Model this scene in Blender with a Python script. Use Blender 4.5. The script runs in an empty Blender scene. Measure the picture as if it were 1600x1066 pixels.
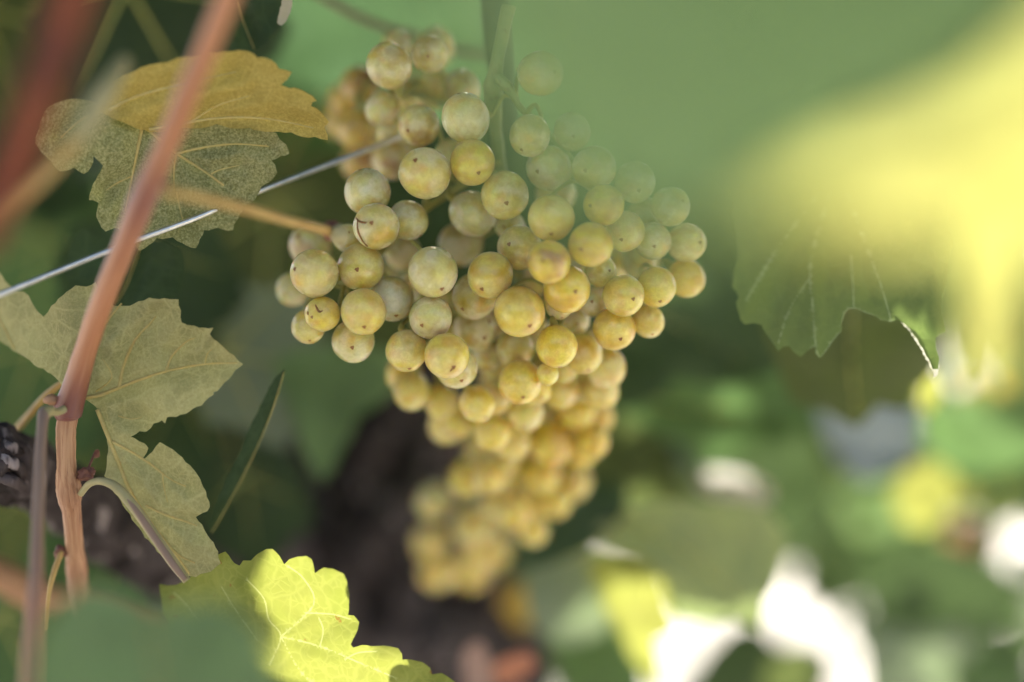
import bpy, bmesh, math, random
from mathutils import Vector, Matrix, Euler, Quaternion, noise
from mathutils.geometry import delaunay_2d_cdt

# ---------------------------------------------------------------- camera, sky, sun, exposure
sc = bpy.context.scene
COL = sc.collection
CAM_H = 0.85
cam_d = bpy.data.cameras.new('camera')
cam = bpy.data.objects.new('camera', cam_d)
COL.objects.link(cam)
cam.location = (0, 0, CAM_H)
cam.rotation_euler = (math.radians(90), 0, 0)
cam_d.lens = 50.0
cam_d.sensor_width = 36.0
cam_d.clip_start = 0.01
cam_d.clip_end = 500.0
cam_d.dof.use_dof = True
cam_d.dof.focus_distance = 0.450
cam_d.dof.aperture_fstop = 1.5
sc.camera = cam

SUN = Vector((0.08, 0.68, 0.73)).normalized()          # direction towards the sun
w = bpy.data.worlds.new('World')
sc.world = w
w.use_nodes = True
wt = w.node_tree
wt.nodes.clear()
wo = wt.nodes.new('ShaderNodeOutputWorld')
wb = wt.nodes.new('ShaderNodeBackground')
ws = wt.nodes.new('ShaderNodeTexSky')
ws.sky_type = 'NISHITA'
ws.sun_disc = False
ws.sun_elevation = math.asin(SUN.z)
ws.sun_rotation = math.atan2(SUN.x, SUN.y)
ws.air_density = 0.8
ws.dust_density = 5.0
ws.ozone_density = 1.0
wb.inputs[1].default_value = 0.15
wt.links.new(ws.outputs[0], wb.inputs[0])
wt.links.new(wb.outputs[0], wo.inputs[0])
sun_d = bpy.data.lights.new('sun', 'SUN')
sun_d.energy = 3.2
sun_d.angle = math.radians(0.53)
sun_d.color = (1.0, 0.95, 0.86)
sun = bpy.data.objects.new('sun', sun_d)
COL.objects.link(sun)
sun.location = SUN * 20
sun.rotation_euler = SUN.to_track_quat('Z', 'Y').to_euler()
vs = sc.view_settings
vs.view_transform = 'Standard'
vs.look = 'None'
vs.exposure = 2.1
vs.gamma = 1.0
vs.use_curve_mapping = False

random.seed(7)
sc.cycles.max_bounces=24; sc.cycles.volume_bounces=16; sc.cycles.transmission_bounces=16
R = math.radians


# ---------------------------------------------------------------- helpers
def k(d):
    return 0.72 * d / 1600.0


def P(px, py, d):
    s = k(d)
    return Vector(((px - 800) * s, d, CAM_H + (533 - py) * s))


def smooth(pts, n=6):
    """Catmull-Rom through a list of tuples of any length"""
    out = []
    m = len(pts)
    for i in range(m - 1):
        p0, p1, p2, p3 = pts[max(i - 1, 0)], pts[i], pts[i + 1], pts[min(i + 2, m - 1)]
        for j in range(n):
            t = j / n
            out.append(tuple(0.5 * (2 * b + (c - a) * t + (2 * a - 5 * b + 4 * c - e) * t * t + (3 * b - a - 3 * c + e) * t ** 3)
                             for a, b, c, e in zip(p0, p1, p2, p3)))
    out.append(tuple(pts[-1]))
    return out


def tube_geo(verts, faces, pts, rads, seg=8, rough=0.0, seed=0.0, freq=200.0):
    """append a swept tube (world points, radii) to verts / faces"""
    n = len(pts)
    T = []
    for i in range(n):
        a, b = pts[max(i - 1, 0)], pts[min(i + 1, n - 1)]
        t = (b - a)
        T.append(t.normalized() if t.length > 1e-9 else Vector((0, 0, 1)))
    up = Vector((0.13, -0.9, 0.35))
    u = (up - T[0] * up.dot(T[0])).normalized()
    base = len(verts)
    for i in range(n):
        u = (u - T[i] * u.dot(T[i]))
        u = u.normalized() if u.length > 1e-9 else T[i].orthogonal().normalized()
        v = T[i].cross(u)
        for s in range(seg):
            a = 2 * math.pi * s / seg
            dr = u * math.cos(a) + v * math.sin(a)
            r = rads[i]
            if rough:
                q = (pts[i] + dr * r) * freq
                r *= 1 + rough * noise.noise(q + Vector((seed, 0, 0))) + 0.5 * rough * noise.noise(q * 2.7 + Vector((0, seed, 3)))
            verts.append(pts[i] + dr * r)
    for i in range(n - 1):
        for s in range(seg):
            a = base + i * seg + s
            b = base + i * seg + (s + 1) % seg
            faces.append((a, b, b + seg, a + seg))
    faces.append(tuple(base + s for s in range(seg))[::-1])
    faces.append(tuple(base + (n - 1) * seg + s for s in range(seg)))


def mesh_obj(name, verts, faces, mat, parent=None, origin=None, smooth_shade=True):
    o_ = origin if origin is not None else Vector((0, 0, 0))
    me = bpy.data.meshes.new(name)
    me.from_pydata([tuple(v - o_) for v in verts], [], faces)
    me.update()
    if smooth_shade:
        me.polygons.foreach_set('use_smooth', [True] * len(me.polygons))
    if mat:
        me.materials.append(mat)
    o = bpy.data.objects.new(name, me)
    COL.objects.link(o)
    if parent is not None:
        o.parent = parent
    elif origin is not None:
        o.location = o_
    return o


def thing(name, label, cat, loc, group=None):
    o = bpy.data.objects.new(name, None)
    o.empty_display_size = 0.01
    COL.objects.link(o)
    o.location = loc
    o['label'] = label
    o['category'] = cat
    if group:
        o['group'] = group
    return o


def tag(o, label=None, cat=None, group=None, kind=None):
    if label:
        o['label'] = label
    if cat:
        o['category'] = cat
    if group:
        o['group'] = group
    if kind:
        o['kind'] = kind
    return o


# ---------------------------------------------------------------- materials
class NT:
    def __init__(self, name):
        self.m = bpy.data.materials.new(name)
        self.m.use_nodes = True
        self.t = self.m.node_tree
        self.t.nodes.clear()
        self.out = self.n('ShaderNodeOutputMaterial')

    def n(self, typ, **kw):
        nd = self.t.nodes.new(typ)
        for a, b in kw.items():
            setattr(nd, a, b)
        return nd

    def l(self, a, b):
        self.t.links.new(a, b)

    def val(self, sock, v):
        if hasattr(v, 'is_output'):
            self.l(v, sock)
        else:
            sock.default_value = v

    def noise(self, vec, scale, detail=3, rough=0.55, dist=0.0):
        nd = self.n('ShaderNodeTexNoise')
        self.l(vec, nd.inputs['Vector'])
        nd.inputs['Scale'].default_value = scale
        nd.inputs['Detail'].default_value = detail
        nd.inputs['Roughness'].default_value = rough
        nd.inputs['Distortion'].default_value = dist
        return nd.outputs['Fac']

    def ramp(self, fac, a, b, lo=0.0, hi=1.0):
        nd = self.n('ShaderNodeMapRange')
        nd.interpolation_type = 'SMOOTHSTEP'
        self.l(fac, nd.inputs[0])
        nd.inputs[1].default_value = a
        nd.inputs[2].default_value = b
        nd.inputs[3].default_value = lo
        nd.inputs[4].default_value = hi
        return nd.outputs[0]

    def mix(self, fac, a, b, blend='MIX'):
        nd = self.n('ShaderNodeMix', data_type='RGBA', blend_type=blend)
        self.val(nd.inputs[0], fac)
        for s, v in ((nd.inputs[6], a), (nd.inputs[7], b)):
            if hasattr(v, 'is_output'):
                self.l(v, s)
            else:
                s.default_value = (*v, 1.0)
        return nd.outputs[2]

    def math(self, op, a, b=0.0, clamp=False):
        nd = self.n('ShaderNodeMath', operation=op, use_clamp=clamp)
        self.val(nd.inputs[0], a)
        self.val(nd.inputs[1], b)
        return nd.outputs[0]

    def bump(self, h, strength, dist):
        nd = self.n('ShaderNodeBump')
        nd.inputs['Strength'].default_value = strength
        nd.inputs['Distance'].default_value = dist
        self.l(h, nd.inputs['Height'])
        return nd.outputs[0]

    def coord(self, offset_by_object=True):
        tc = self.n('ShaderNodeTexCoord')
        if not offset_by_object:
            return tc.outputs['Object']
        oi = self.n('ShaderNodeObjectInfo')
        mul = self.n('ShaderNodeVectorMath', operation='SCALE')
        cb = self.n('ShaderNodeCombineXYZ')
        self.l(oi.outputs['Random'], cb.inputs[0])
        self.l(oi.outputs['Random'], cb.inputs[2])
        self.l(cb.outputs[0], mul.inputs[0])
        mul.inputs['Scale'].default_value = 37.0
        ad = self.n('ShaderNodeVectorMath', operation='ADD')
        self.l(tc.outputs['Object'], ad.inputs[0])
        self.l(mul.outputs[0], ad.inputs[1])
        return ad.outputs[0]


def leaf_material(name, base, base2, trans, tfac=0.45, felt=0.0, net=None, rough=0.5, spec=0.16, scale=1.0, blotch=0.5, spots=0.0):
    t = NT(name)
    co = t.coord()
    big = t.noise(co, 45 * scale, 3)
    c = t.mix(t.ramp(big, 0.38, 0.65), base, base2)
    ctr = t.mix(t.ramp(big, 0.35, 0.7, 0, blotch), trans, tuple(x * y for x, y in zip(trans, (0.75, 0.85, 0.6))))
    v2 = t.n('ShaderNodeTexVoronoi', feature='DISTANCE_TO_EDGE')
    fine = t.noise(co, 1300 * scale, 4, 0.75)
    vor = t.n('ShaderNodeTexVoronoi', feature='DISTANCE_TO_EDGE')
    wob = t.n('ShaderNodeVectorMath', operation='ADD')
    wn = t.n('ShaderNodeTexNoise')
    t.l(co, wn.inputs['Vector'])
    wn.inputs['Scale'].default_value = 400 * scale
    ws_ = t.n('ShaderNodeVectorMath', operation='SCALE')
    t.l(wn.outputs['Color'], ws_.inputs[0])
    ws_.inputs['Scale'].default_value = 0.0012 / scale
    t.l(co, wob.inputs[0])
    t.l(ws_.outputs[0], wob.inputs[1])
    t.l(wob.outputs[0], vor.inputs['Vector'])
    vor.inputs['Scale'].default_value = 300 * scale
    lines = t.ramp(vor.outputs['Distance'], 0.0, 0.13, 1.0, 0.0)
    lines = t.math('MULTIPLY', lines, t.ramp(t.noise(co, 130 * scale, 2), 0.35, 0.65, 0.15, 1.0))
    t.l(wob.outputs[0], v2.inputs['Vector'])
    v2.inputs['Scale'].default_value = 125 * scale
    web = t.ramp(v2.outputs['Distance'], 0.0, 0.09, 1.0, 0.0)
    lines = t.math('MAXIMUM', lines, t.math('MULTIPLY', web, 0.9))
    if net:
        c = t.mix(t.math('MULTIPLY', lines, 0.6 if felt else 0.4), c, net)
        ctr = t.mix(t.math('MULTIPLY', lines, 0.2), ctr, tuple(min(1, x * 1.5 + 0.04) for x in trans))
    if spots:
        sm_ = t.math('MULTIPLY', t.ramp(t.noise(co, 260, 4, 0.6), 0.66, 0.72), spots)
        c = t.mix(sm_, c, (0.20, 0.10, 0.03))
        ctr = t.mix(sm_, ctr, (0.30, 0.16, 0.03))
    rib = t.n('ShaderNodeAttribute', attribute_type='GEOMETRY', attribute_name='rib').outputs['Fac']
    c = t.mix(t.math('MULTIPLY', rib, 0.7), c, tuple(min(1, x * 1.6 + 0.1) for x in base2))
    ctr = t.mix(t.math('MULTIPLY', rib, 0.8), ctr, tuple(min(1, x * 1.25 + 0.16) for x in trans))
    if felt:
        c = t.mix(t.ramp(fine, 0.45, 0.62, 0, felt), c, tuple(min(1, x * 1.9 + 0.05) for x in base2))
        c = t.mix(t.ramp(fine, 0.45, 0.34, 0, felt), c, tuple(x * 0.55 for x in base))
    pil = t.ramp(v2.outputs['Distance'], 0.0, 0.5, 0.0, 1.6)
    h0 = t.math('ADD', t.math('MULTIPLY', fine, 0.6 if felt else 0.25), t.math('MULTIPLY', lines, 0.5 if felt else -0.5))
    h = t.math('ADD', h0, t.math('MULTIPLY', pil, -1.2 if felt else 0.8))
    nrm = t.bump(h, 0.5, 0.00025 / scale)
    pb = t.n('ShaderNodeBsdfPrincipled')
    t.l(c, pb.inputs['Base Color'])
    pb.inputs['Roughness'].default_value = rough
    pb.inputs['Specular IOR Level'].default_value = spec
    t.l(nrm, pb.inputs['Normal'])
    tr = t.n('ShaderNodeBsdfTranslucent')
    t.l(ctr, tr.inputs['Color'])
    t.l(nrm, tr.inputs['Normal'])
    mx = t.n('ShaderNodeMixShader')
    mx.inputs[0].default_value = tfac
    t.l(pb.outputs[0], mx.inputs[1])
    t.l(tr.outputs[0], mx.inputs[2])
    t.l(mx.outputs[0], t.out.inputs[0])
    return t.m


def plain_material(name, a, b, scale, rough=0.6, spec=0.3, bump=0.3, bdist=0.0005, stretch=None, sss=0.0, metallic=0.0, c3=None, wood=None):
    t = NT(name)
    co = t.coord()
    if wood:
        co = t.n('ShaderNodeAttribute', attribute_type='GEOMETRY', attribute_name='along').outputs['Vector']
    if stretch:
        mp = t.n('ShaderNodeMapping')
        t.l(co, mp.inputs['Vector'])
        mp.inputs['Scale'].default_value = stretch
        co = mp.outputs[0]
    nz = t.noise(co, scale, 5, 0.62)
    c = t.mix(t.ramp(nz, 0.35, 0.66), a, b)
    if c3:
        c = t.mix(t.ramp(t.noise(co, scale * 2.3, 3), 0.58, 0.7, 0, 0.8), c, c3)
    if wood:
        dp = t.n('ShaderNodeAttribute', attribute_type='GEOMETRY', attribute_name='deep').outputs['Fac']
        c = t.mix(t.math('MULTIPLY', dp, t.ramp(nz, 0.2, 0.6, 0.75, 1.0)), c, wood)
    pb = t.n('ShaderNodeBsdfPrincipled')
    t.l(c, pb.inputs['Base Color'])
    pb.inputs['Roughness'].default_value = rough
    pb.inputs['Specular IOR Level'].default_value = spec
    pb.inputs['Metallic'].default_value = metallic
    if sss:
        pb.inputs['Subsurface Weight'].default_value = sss
        pb.inputs['Subsurface Radius'].default_value = (1, 0.6, 0.3)
        pb.inputs['Subsurface Scale'].default_value = 0.002
    t.l(t.bump(nz, bump, bdist), pb.inputs['Normal'])
    t.l(pb.outputs[0], t.out.inputs[0])
    return t.m


def grape_material():
    """colour of the skin follows each berry's own ripeness; waxy bloom, flesh that scatters light"""
    t = NT('grape_skin')
    co = t.coord()
    at = t.n('ShaderNodeAttribute', attribute_type='OBJECT', attribute_name='ripeness')
    ab = t.n('ShaderNodeAttribute', attribute_type='OBJECT', attribute_name='blush_shade')
    ripe = at.outputs['Fac']
    green = (0.78, 0.73, 0.33)
    gold = (0.98, 0.74, 0.10)
    flesh = t.mix(ripe, green, gold)
    patch = t.ramp(t.noise(co, 0.85, 1.0, 0.4), 0.46, 0.70, 0, 0.95)
    c = t.mix(patch, flesh, t.mix(ripe, (0.50, 0.45, 0.08), (0.80, 0.50, 0.05)))
    warm = t.ramp(t.noise(co, 1.3, 1.0, 0.4), 0.52, 0.72, 0, 0.8)
    c = t.mix(warm, c, (0.85, 0.55, 0.13))
    bl = t.math('MULTIPLY', t.ramp(t.noise(co, 1.0, 2.0, 0.45), 0.32, 0.68, 0.05, 0.85), t.math('SUBTRACT', 1.0, t.math('MULTIPLY', ripe, 0.8)))
    c = t.mix(bl, c, (0.73, 0.70, 0.56))
    brush = t.ramp(t.noise(co, 5.0, 4, 0.65, 0.8), 0.35, 0.7, 0.88, 1.06)
    hs = t.n('ShaderNodeHueSaturation')
    t.l(brush, hs.inputs['Value'])
    t.l(c, hs.inputs['Color'])
    c = hs.outputs[0]
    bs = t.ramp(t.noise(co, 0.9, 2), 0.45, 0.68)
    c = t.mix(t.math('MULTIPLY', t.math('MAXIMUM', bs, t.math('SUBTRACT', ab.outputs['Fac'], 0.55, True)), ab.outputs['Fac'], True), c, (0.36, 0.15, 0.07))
    vor = t.n('ShaderNodeTexVoronoi')
    t.l(co, vor.inputs['Vector'])
    vor.inputs['Scale'].default_value = 8.0
    vor.inputs['Randomness'].default_value = 1.0
    sp = t.ramp(vor.outputs['Distance'], 0.03, 0.085, 0.8, 0.0)
    c = t.mix(t.math('MULTIPLY', sp, t.ramp(t.noise(co, 2.2, 2), 0.45, 0.55)), c, (0.14, 0.085, 0.035))
    pb = t.n('ShaderNodeBsdfPrincipled')
    t.l(c, pb.inputs['Base Color'])
    pb.subsurface_method = 'RANDOM_WALK'
    pb.inputs['Subsurface Weight'].default_value = 1.0
    pb.inputs['Transmission Weight'].default_value = 0.0
    pb.inputs['IOR'].default_value = 1.4
    pb.inputs['Subsurface Radius'].default_value = (1.0, 0.72, 0.28)
    pb.inputs['Subsurface Scale'].default_value = 0.011
    pb.inputs['Subsurface Anisotropy'].default_value = 0.5
    t.l(t.math('ADD', t.math('MULTIPLY', bl, 0.25), 0.16), pb.inputs['Roughness'])
    pb.inputs['Specular IOR Level'].default_value = 0.9
    t.l(t.math('MULTIPLY', ripe, 0.45), pb.inputs['Coat Weight'])
    pb.inputs['Coat Roughness'].default_value = 0.16
    pb.inputs['Sheen Weight'].default_value = 0.25
    pb.inputs['Sheen Roughness'].default_value = 0.4
    pb.inputs['Sheen Tint'].default_value = (0.95, 0.93, 0.8, 1)
    t.l(t.bump(t.noise(co, 14, 3), 0.08, 0.05), pb.inputs['Normal'])
    rf = t.n('ShaderNodeBsdfPrincipled')
    rf.inputs['IOR'].default_value = 1.38
    rf.inputs['Roughness'].default_value = 0.27
    rf.inputs['Transmission Weight'].default_value = 1.0
    rf.inputs['Specular IOR Level'].default_value = 0.7
    t.l(t.mix(0.82, c, (1.0, 0.99, 0.92)), rf.inputs['Base Color'])
    mx = t.n('ShaderNodeMixShader')
    t.l(t.math('ADD', t.math('MULTIPLY', bl, -0.2), 0.46), mx.inputs[0])
    t.l(pb.outputs[0], mx.inputs[1]); t.l(rf.outputs[0], mx.inputs[2])
    t.l(mx.outputs[0], t.out.inputs[0])
    vp = t.n('ShaderNodeVolumePrincipled')
    t.l(t.mix(ripe, (0.9985, 0.991, 0.90), (0.9997, 0.978, 0.54)), vp.inputs['Color'])
    vp.inputs['Density'].default_value = 480.0
    vp.inputs['Anisotropy'].default_value = 0.15
    t.l(vp.outputs[0], t.out.inputs['Volume'])
    return t.m


M = {}
# undersides of the autumn leaves, felted
M['felt_olive'] = leaf_material('felted_olive_leaf', (0.12, 0.13, 0.057), (0.19, 0.178, 0.08), (0.36, 0.36, 0.10), 0.32, felt=0.85, net=(0.26, 0.235, 0.11), rough=0.75, spec=0.15)
M['felt_yellow'] = leaf_material('felted_yellow_leaf', (0.36, 0.265, 0.07), (0.45, 0.335, 0.09), (0.60, 0.46, 0.10), 0.42, felt=0.35, net=(0.42, 0.33, 0.10), rough=0.75, spec=0.15)
M['felt_pale'] = leaf_material('felted_pale_leaf', (0.215, 0.20, 0.095), (0.35, 0.31, 0.15), (0.45, 0.46, 0.16), 0.33, felt=0.2, net=(0.42, 0.36, 0.18), rough=0.75, spec=0.15)
# green blades
M['green'] = leaf_material('green_leaf', (0.030, 0.055, 0.024), (0.042, 0.068, 0.028), (0.15, 0.26, 0.085), 0.42, net=(0.08, 0.12, 0.045))
M['dark'] = leaf_material('dark_green_leaf', (0.022, 0.042, 0.022), (0.030, 0.052, 0.026), (0.08, 0.125, 0.04), 0.3, net=(0.05, 0.08, 0.036))
M['soft'] = leaf_material('soft_green_leaf', (0.085, 0.135, 0.075), (0.10, 0.15, 0.08), (0.34, 0.50, 0.19), 0.45)
M['grey'] = leaf_material('grey_green_leaf', (0.15, 0.18, 0.14), (0.18, 0.205, 0.155), (0.28, 0.36, 0.18), 0.35, rough=0.5)
M['olive'] = leaf_material('olive_leaf', (0.046, 0.056, 0.020), (0.06, 0.067, 0.024), (0.15, 0.19, 0.06), 0.4)
M['yellow'] = leaf_material('yellow_green_leaf', (0.20, 0.22, 0.04), (0.24, 0.25, 0.05), (0.38, 0.39, 0.09), 0.5, net=(0.30, 0.30, 0.07), blotch=0.55, spots=0.8)
M['mint'] = leaf_material('mint_green_leaf', (0.06, 0.115, 0.05), (0.07, 0.125, 0.055), (0.105, 0.19, 0.085), 0.34)
M['vein_lit'] = leaf_material('backlit_leaf_vein', (0.30, 0.30, 0.12), (0.34, 0.34, 0.14), (0.72, 0.72, 0.30), 0.6)
M['yellow_near'] = leaf_material('yellowing_leaf', (0.20, 0.22, 0.04), (0.24, 0.25, 0.05), (0.54, 0.51, 0.16), 0.6, blotch=0.5)
M['paper'] = leaf_material('papery_dry_leaf', (0.5, 0.48, 0.40), (0.6, 0.57, 0.48), (0.85, 0.82, 0.68), 0.6)
M['bitten'] = leaf_material('bitten_green_leaf', (0.058, 0.083, 0.035), (0.07, 0.097, 0.04), (0.22, 0.30, 0.08), 0.38, net=(0.055, 0.075, 0.03))
M['sky_sheen'] = leaf_material('sky_sheen_leaf', (0.27, 0.30, 0.31), (0.38, 0.40, 0.415), (0.2, 0.24, 0.2), 0.1)  # the sky's reflection on the leaf is put into this colour
M['sunlit'] = leaf_material('yellowing_green_leaf', (0.085, 0.125, 0.035), (0.115, 0.15, 0.04), (0.37, 0.39, 0.075), 0.5, net=(0.17, 0.20, 0.06), blotch=0.55, spots=0.8)
M['soft_near'] = leaf_material('smooth_green_leaf', (0.058, 0.095, 0.055), (0.07, 0.108, 0.06), (0.22, 0.34, 0.15), 0.42)
M['rosy'] = leaf_material('rosy_dry_leaf', (0.38, 0.25, 0.21), (0.44, 0.30, 0.26), (0.4, 0.25, 0.18), 0.3)
M['sage'] = leaf_material('sage_leaf', (0.17, 0.205, 0.10), (0.25, 0.27, 0.13), (0.34, 0.42, 0.16), 0.4)
M['pale'] = leaf_material('pale_dry_leaf', (0.46, 0.42, 0.32), (0.54, 0.48, 0.37), (0.55, 0.50, 0.34), 0.3)
M['red'] = leaf_material('red_dry_leaf', (0.40, 0.16, 0.10), (0.46, 0.20, 0.13), (0.45, 0.19, 0.10), 0.35)
M['amber'] = leaf_material('amber_dry_leaf', (0.40, 0.25, 0.05), (0.46, 0.30, 0.07), (0.6, 0.4, 0.06), 0.4)
M['vein'] = plain_material('leaf_vein', (0.42, 0.34, 0.12), (0.48, 0.39, 0.15), 300, 0.6, 0.2, sss=0.3)
M['vein_pale'] = plain_material('pale_leaf_vein', (0.42, 0.42, 0.13), (0.48, 0.48, 0.16), 300, 0.55, 0.2, sss=0.4)
M['petiole'] = plain_material('petiole_skin', (0.36, 0.22, 0.065), (0.42, 0.28, 0.09), 120, 0.5, 0.3)
M['petiole_pale'] = plain_material('pale_petiole_skin', (0.27, 0.24, 0.11), (0.34, 0.29, 0.14), 120, 0.5, 0.3)
M['cane'] = plain_material('cane_bark', (0.31, 0.12, 0.05), (0.41, 0.19, 0.095), 900, 0.40, 0.45, 0.35, 0.0002, stretch=(1, 1, 0.03), c3=(0.36, 0.13, 0.07), wood=(0.15, 0.05, 0.045))
M['cane_tan'] = plain_material('tan_cane_bark', (0.30, 0.145, 0.07), (0.46, 0.26, 0.14), 1100, 0.55, 0.3, 0.7, 0.0005, stretch=(1, 1, 0.035), c3=(0.15, 0.06, 0.035), wood=(0.22, 0.085, 0.05))
M['cane_red'] = plain_material('red_cane_bark', (0.15, 0.036, 0.018), (0.20, 0.055, 0.028), 400, 0.6, 0.12, stretch=(1, 1, 0.05), wood=(0.08, 0.025, 0.02))
M['cane_violet'] = plain_material('violet_shoot_bark', (0.20, 0.135, 0.10), (0.27, 0.18, 0.125), 60, 0.5, 0.2, stretch=(1, 1, .1), wood=(0.44, 0.21, 0.12))
M['old_cane'] = plain_material('old_cane_bark', (0.05, 0.055, 0.04), (0.075, 0.08, 0.06), 200, 0.7, 0.2)
M['bud'] = plain_material('bud_scales', (0.13, 0.05, 0.035), (0.20, 0.085, 0.055), 500, 0.6, 0.25)
M['stem'] = plain_material('bunch_stem', (0.20, 0.24, 0.09), (0.26, 0.28, 0.11), 150, 0.55, 0.3, sss=0.2, c3=(0.18, 0.13, 0.06))
M['pedicel'] = plain_material('berry_stalk', (0.29, 0.28, 0.07), (0.34, 0.30, 0.08), 300, 0.55, 0.3, c3=(0.20, 0.13, 0.05))
M['scar'] = plain_material('scar_cork', (0.17, 0.075, 0.03), (0.23, 0.11, 0.045), 3, 0.7, 0.2)
M['bark'] = plain_material('old_vine_bark', (0.020, 0.016, 0.015), (0.10, 0.08, 0.078), 60, 0.9, 0.06, 1.0, 0.006, stretch=(1, 1, 0.35), c3=(0.36, 0.30, 0.29))
M['wire'] = plain_material('galvanised_wire', (0.55, 0.55, 0.53), (0.70, 0.69, 0.66), 300, 0.34, 0.5, 0.15, 0.0002, metallic=0.9)
M['soil'] = plain_material('dry_pale_soil', (0.40, 0.37, 0.31), (0.50, 0.47, 0.41), 5, 0.95, 0.1, 0.8, 0.02)
M['grape'] = grape_material()


# ---------------------------------------------------------------- the ground
v = [Vector((-120, -60, 0)), Vector((120, -60, 0)), Vector((120, 240, 0)), Vector((-120, 240, 0))]
tag(mesh_obj('ground', v, [(0, 1, 2, 3)], M['soil']), 'dry pale sunlit soil below and beyond the vines', kind='structure')


# ---------------------------------------------------------------- vine leaf shapes (plain, for leaves away from the focus)
def leaf_shape(seed, lobed=0.28, teeth=0.06, rings=7, n=120, cup=0.18):
    rnd = random.Random(seed)
    tips = [(90, 1.0), (32, 0.92), (148, 0.92), (-25, 0.74), (205, 0.74)]
    ph = rnd.random() * 6
    vs_, fs = [Vector((0, 0, -0.30))], []
    for i in range(n):
        a = -90 + 360 * (i + 0.5) / n
        r = 0.0
        for ta, tr in tips:
            dlt = abs((a - ta + 180) % 360 - 180)
            r = max(r, tr * (1 - lobed * min(1, (dlt / 33.0)) ** 1.3))
        dl = abs((a + 90 + 180) % 360 - 180)
        r *= 0.42 + 0.58 * min(1, dl / 38.0) ** 0.7              # the notch where the stalk joins
        saw = ((i * 0.2 + ph) % 1.0)
        r *= 1 + teeth * (saw - 0.5) * 1.6 + 0.03 * noise.noise(Vector((a * 0.05, seed, 0)))
        ca, sa = math.cos(R(a)), math.sin(R(a))
        for j in range(1, rings + 1):
            t = j / rings
            x, z = r * ca * t, -0.30 * (1 - t) + (r * sa) * t
            vs_.append(Vector((x, 0, z)))
    for q in vs_:
        x, z = q.x, q.z + 0.3
        rr = math.hypot(x, z)
        an = math.degrees(math.atan2(z, x))
        rid = min(abs((an - ta + 180) % 360 - 180) for ta, _ in tips)
        q.y = cup * rr * rr * 0.55 - 0.06 * min(1, rid / 25.0) * rr + 0.10 * noise.noise(Vector((x * 1.6, z * 1.6, seed * 3.1)))
    for i in range(n):
        i2 = (i + 1) % n
        b, c = 1 + i * rings, 1 + i2 * rings
        fs.append((0, b, c))
        for j in range(rings - 1):
            fs.append((b + j, b + j + 1, c + j + 1, c + j))
    return vs_, fs


SHAPES = [leaf_shape(i, 0.2 + 0.07 * (i % 3), 0.055 + 0.02 * (i % 2), cup=(0.15, -0.2, 0.35, 0.05, -0.35)[i % 5]) for i in range(6)]
LOW = [leaf_shape(i, 0.25, 0.05, rings=3, n=40, cup=0.2 - 0.1 * i) for i in range(4)]
_leaf_mesh = {}


def leaf_mesh(i, mat):
    key = (i, mat)
    if key not in _leaf_mesh:
        me = bpy.data.meshes.new('blade')
        vv, ff = SHAPES[i]
        me.from_pydata([tuple(q) for q in vv], [], ff)
        me.polygons.foreach_set('use_smooth', [True] * len(ff))
        me.materials.append(M[mat])
        _leaf_mesh[key] = me
    return _leaf_mesh[key]


_vein_mesh = {}


def vein_mesh(i):
    if i not in _vein_mesh:
        vv, ff = [], []
        for a, ln in ((90, 1.1), (36, 0.98), (144, 0.98), (-10, 0.72), (190, 0.72)):
            pts, rd = [], []
            for s in range(6):
                t = s / 5 * ln * 0.92
                x, z = t * math.cos(R(a)), t * math.sin(R(a))
                rr = math.hypot(x, z)
                y = (0.15, -0.2, 0.35, 0.05, -0.35)[i % 5] * rr * rr * 0.55 + 0.10 * noise.noise(Vector((x * 1.6, z * 1.6, i * 3.1)))
                pts.append(Vector((x, y - 0.004, z - 0.3)))
                rd.append(0.016 * (1 - 0.8 * s / 5))
            tube_geo(vv, ff, pts, rd, 5)
        me = bpy.data.meshes.new('vein')
        me.from_pydata([tuple(q) for q in vv], [], ff)
        me.polygons.foreach_set('use_smooth', [True] * len(ff))
        me.materials.append(M['vein_pale'])
        _vein_mesh[i] = me
    return _vein_mesh[i]


def plain_leaf(px, py, d, r, spin, yaw, tilt, mat, label, group=None, shape=None, stalk=True):
    """a whole vine leaf of half-width r metres, with ribs and a stalk"""
    i = random.randrange(len(SHAPES)) if shape is None else shape
    t = thing('vine_leaf', label, 'leaf', P(px, py, d), group)
    t.rotation_euler = (Matrix.Rotation(R(yaw), 3, 'Z') @ Matrix.Rotation(R(tilt), 3, 'X') @ Matrix.Rotation(R(spin), 3, 'Y')).to_euler()
    t.scale = (r, r, r)
    b = bpy.data.objects.new('blade', leaf_mesh(i, mat))
    COL.objects.link(b)
    b.parent = t
    vn = bpy.data.objects.new('vein', vein_mesh(i))
    COL.objects.link(vn)
    vn.parent = t
    if stalk:
        vv, ff = [], []
        pts = [Vector((0, 0.0, -0.30)), Vector((0.03, 0.12, -0.5)), Vector((0.02, 0.35, -0.75)), Vector((-0.05, 0.6, -0.95))]
        tube_geo(vv, ff, pts, [0.02, 0.018, 0.018, 0.022], 6)
        mesh_obj('petiole', vv, ff, M['petiole'], t)
    return t


# ---------------------------------------------------------------- leaves in or near the plane of focus: own outlines
def inside(poly, x, y):
    c = False
    j = len(poly) - 1
    for i in range(len(poly)):
        xi, yi = poly[i]
        xj, yj = poly[j]
        if (yi > y) != (yj > y) and x < (xj - xi) * (y - yi) / (yj - yi) + xi:
            c = not c
        j = i
    return c


def seg_dist(x, y, a, b):
    dx, dy = b[0] - a[0], b[1] - a[1]
    l2 = dx * dx + dy * dy
    t = 0 if l2 == 0 else max(0, min(1, ((x - a[0]) * dx + (y - a[1]) * dy) / l2))
    return math.hypot(x - a[0] - t * dx, y - a[1] - t * dy)


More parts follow.
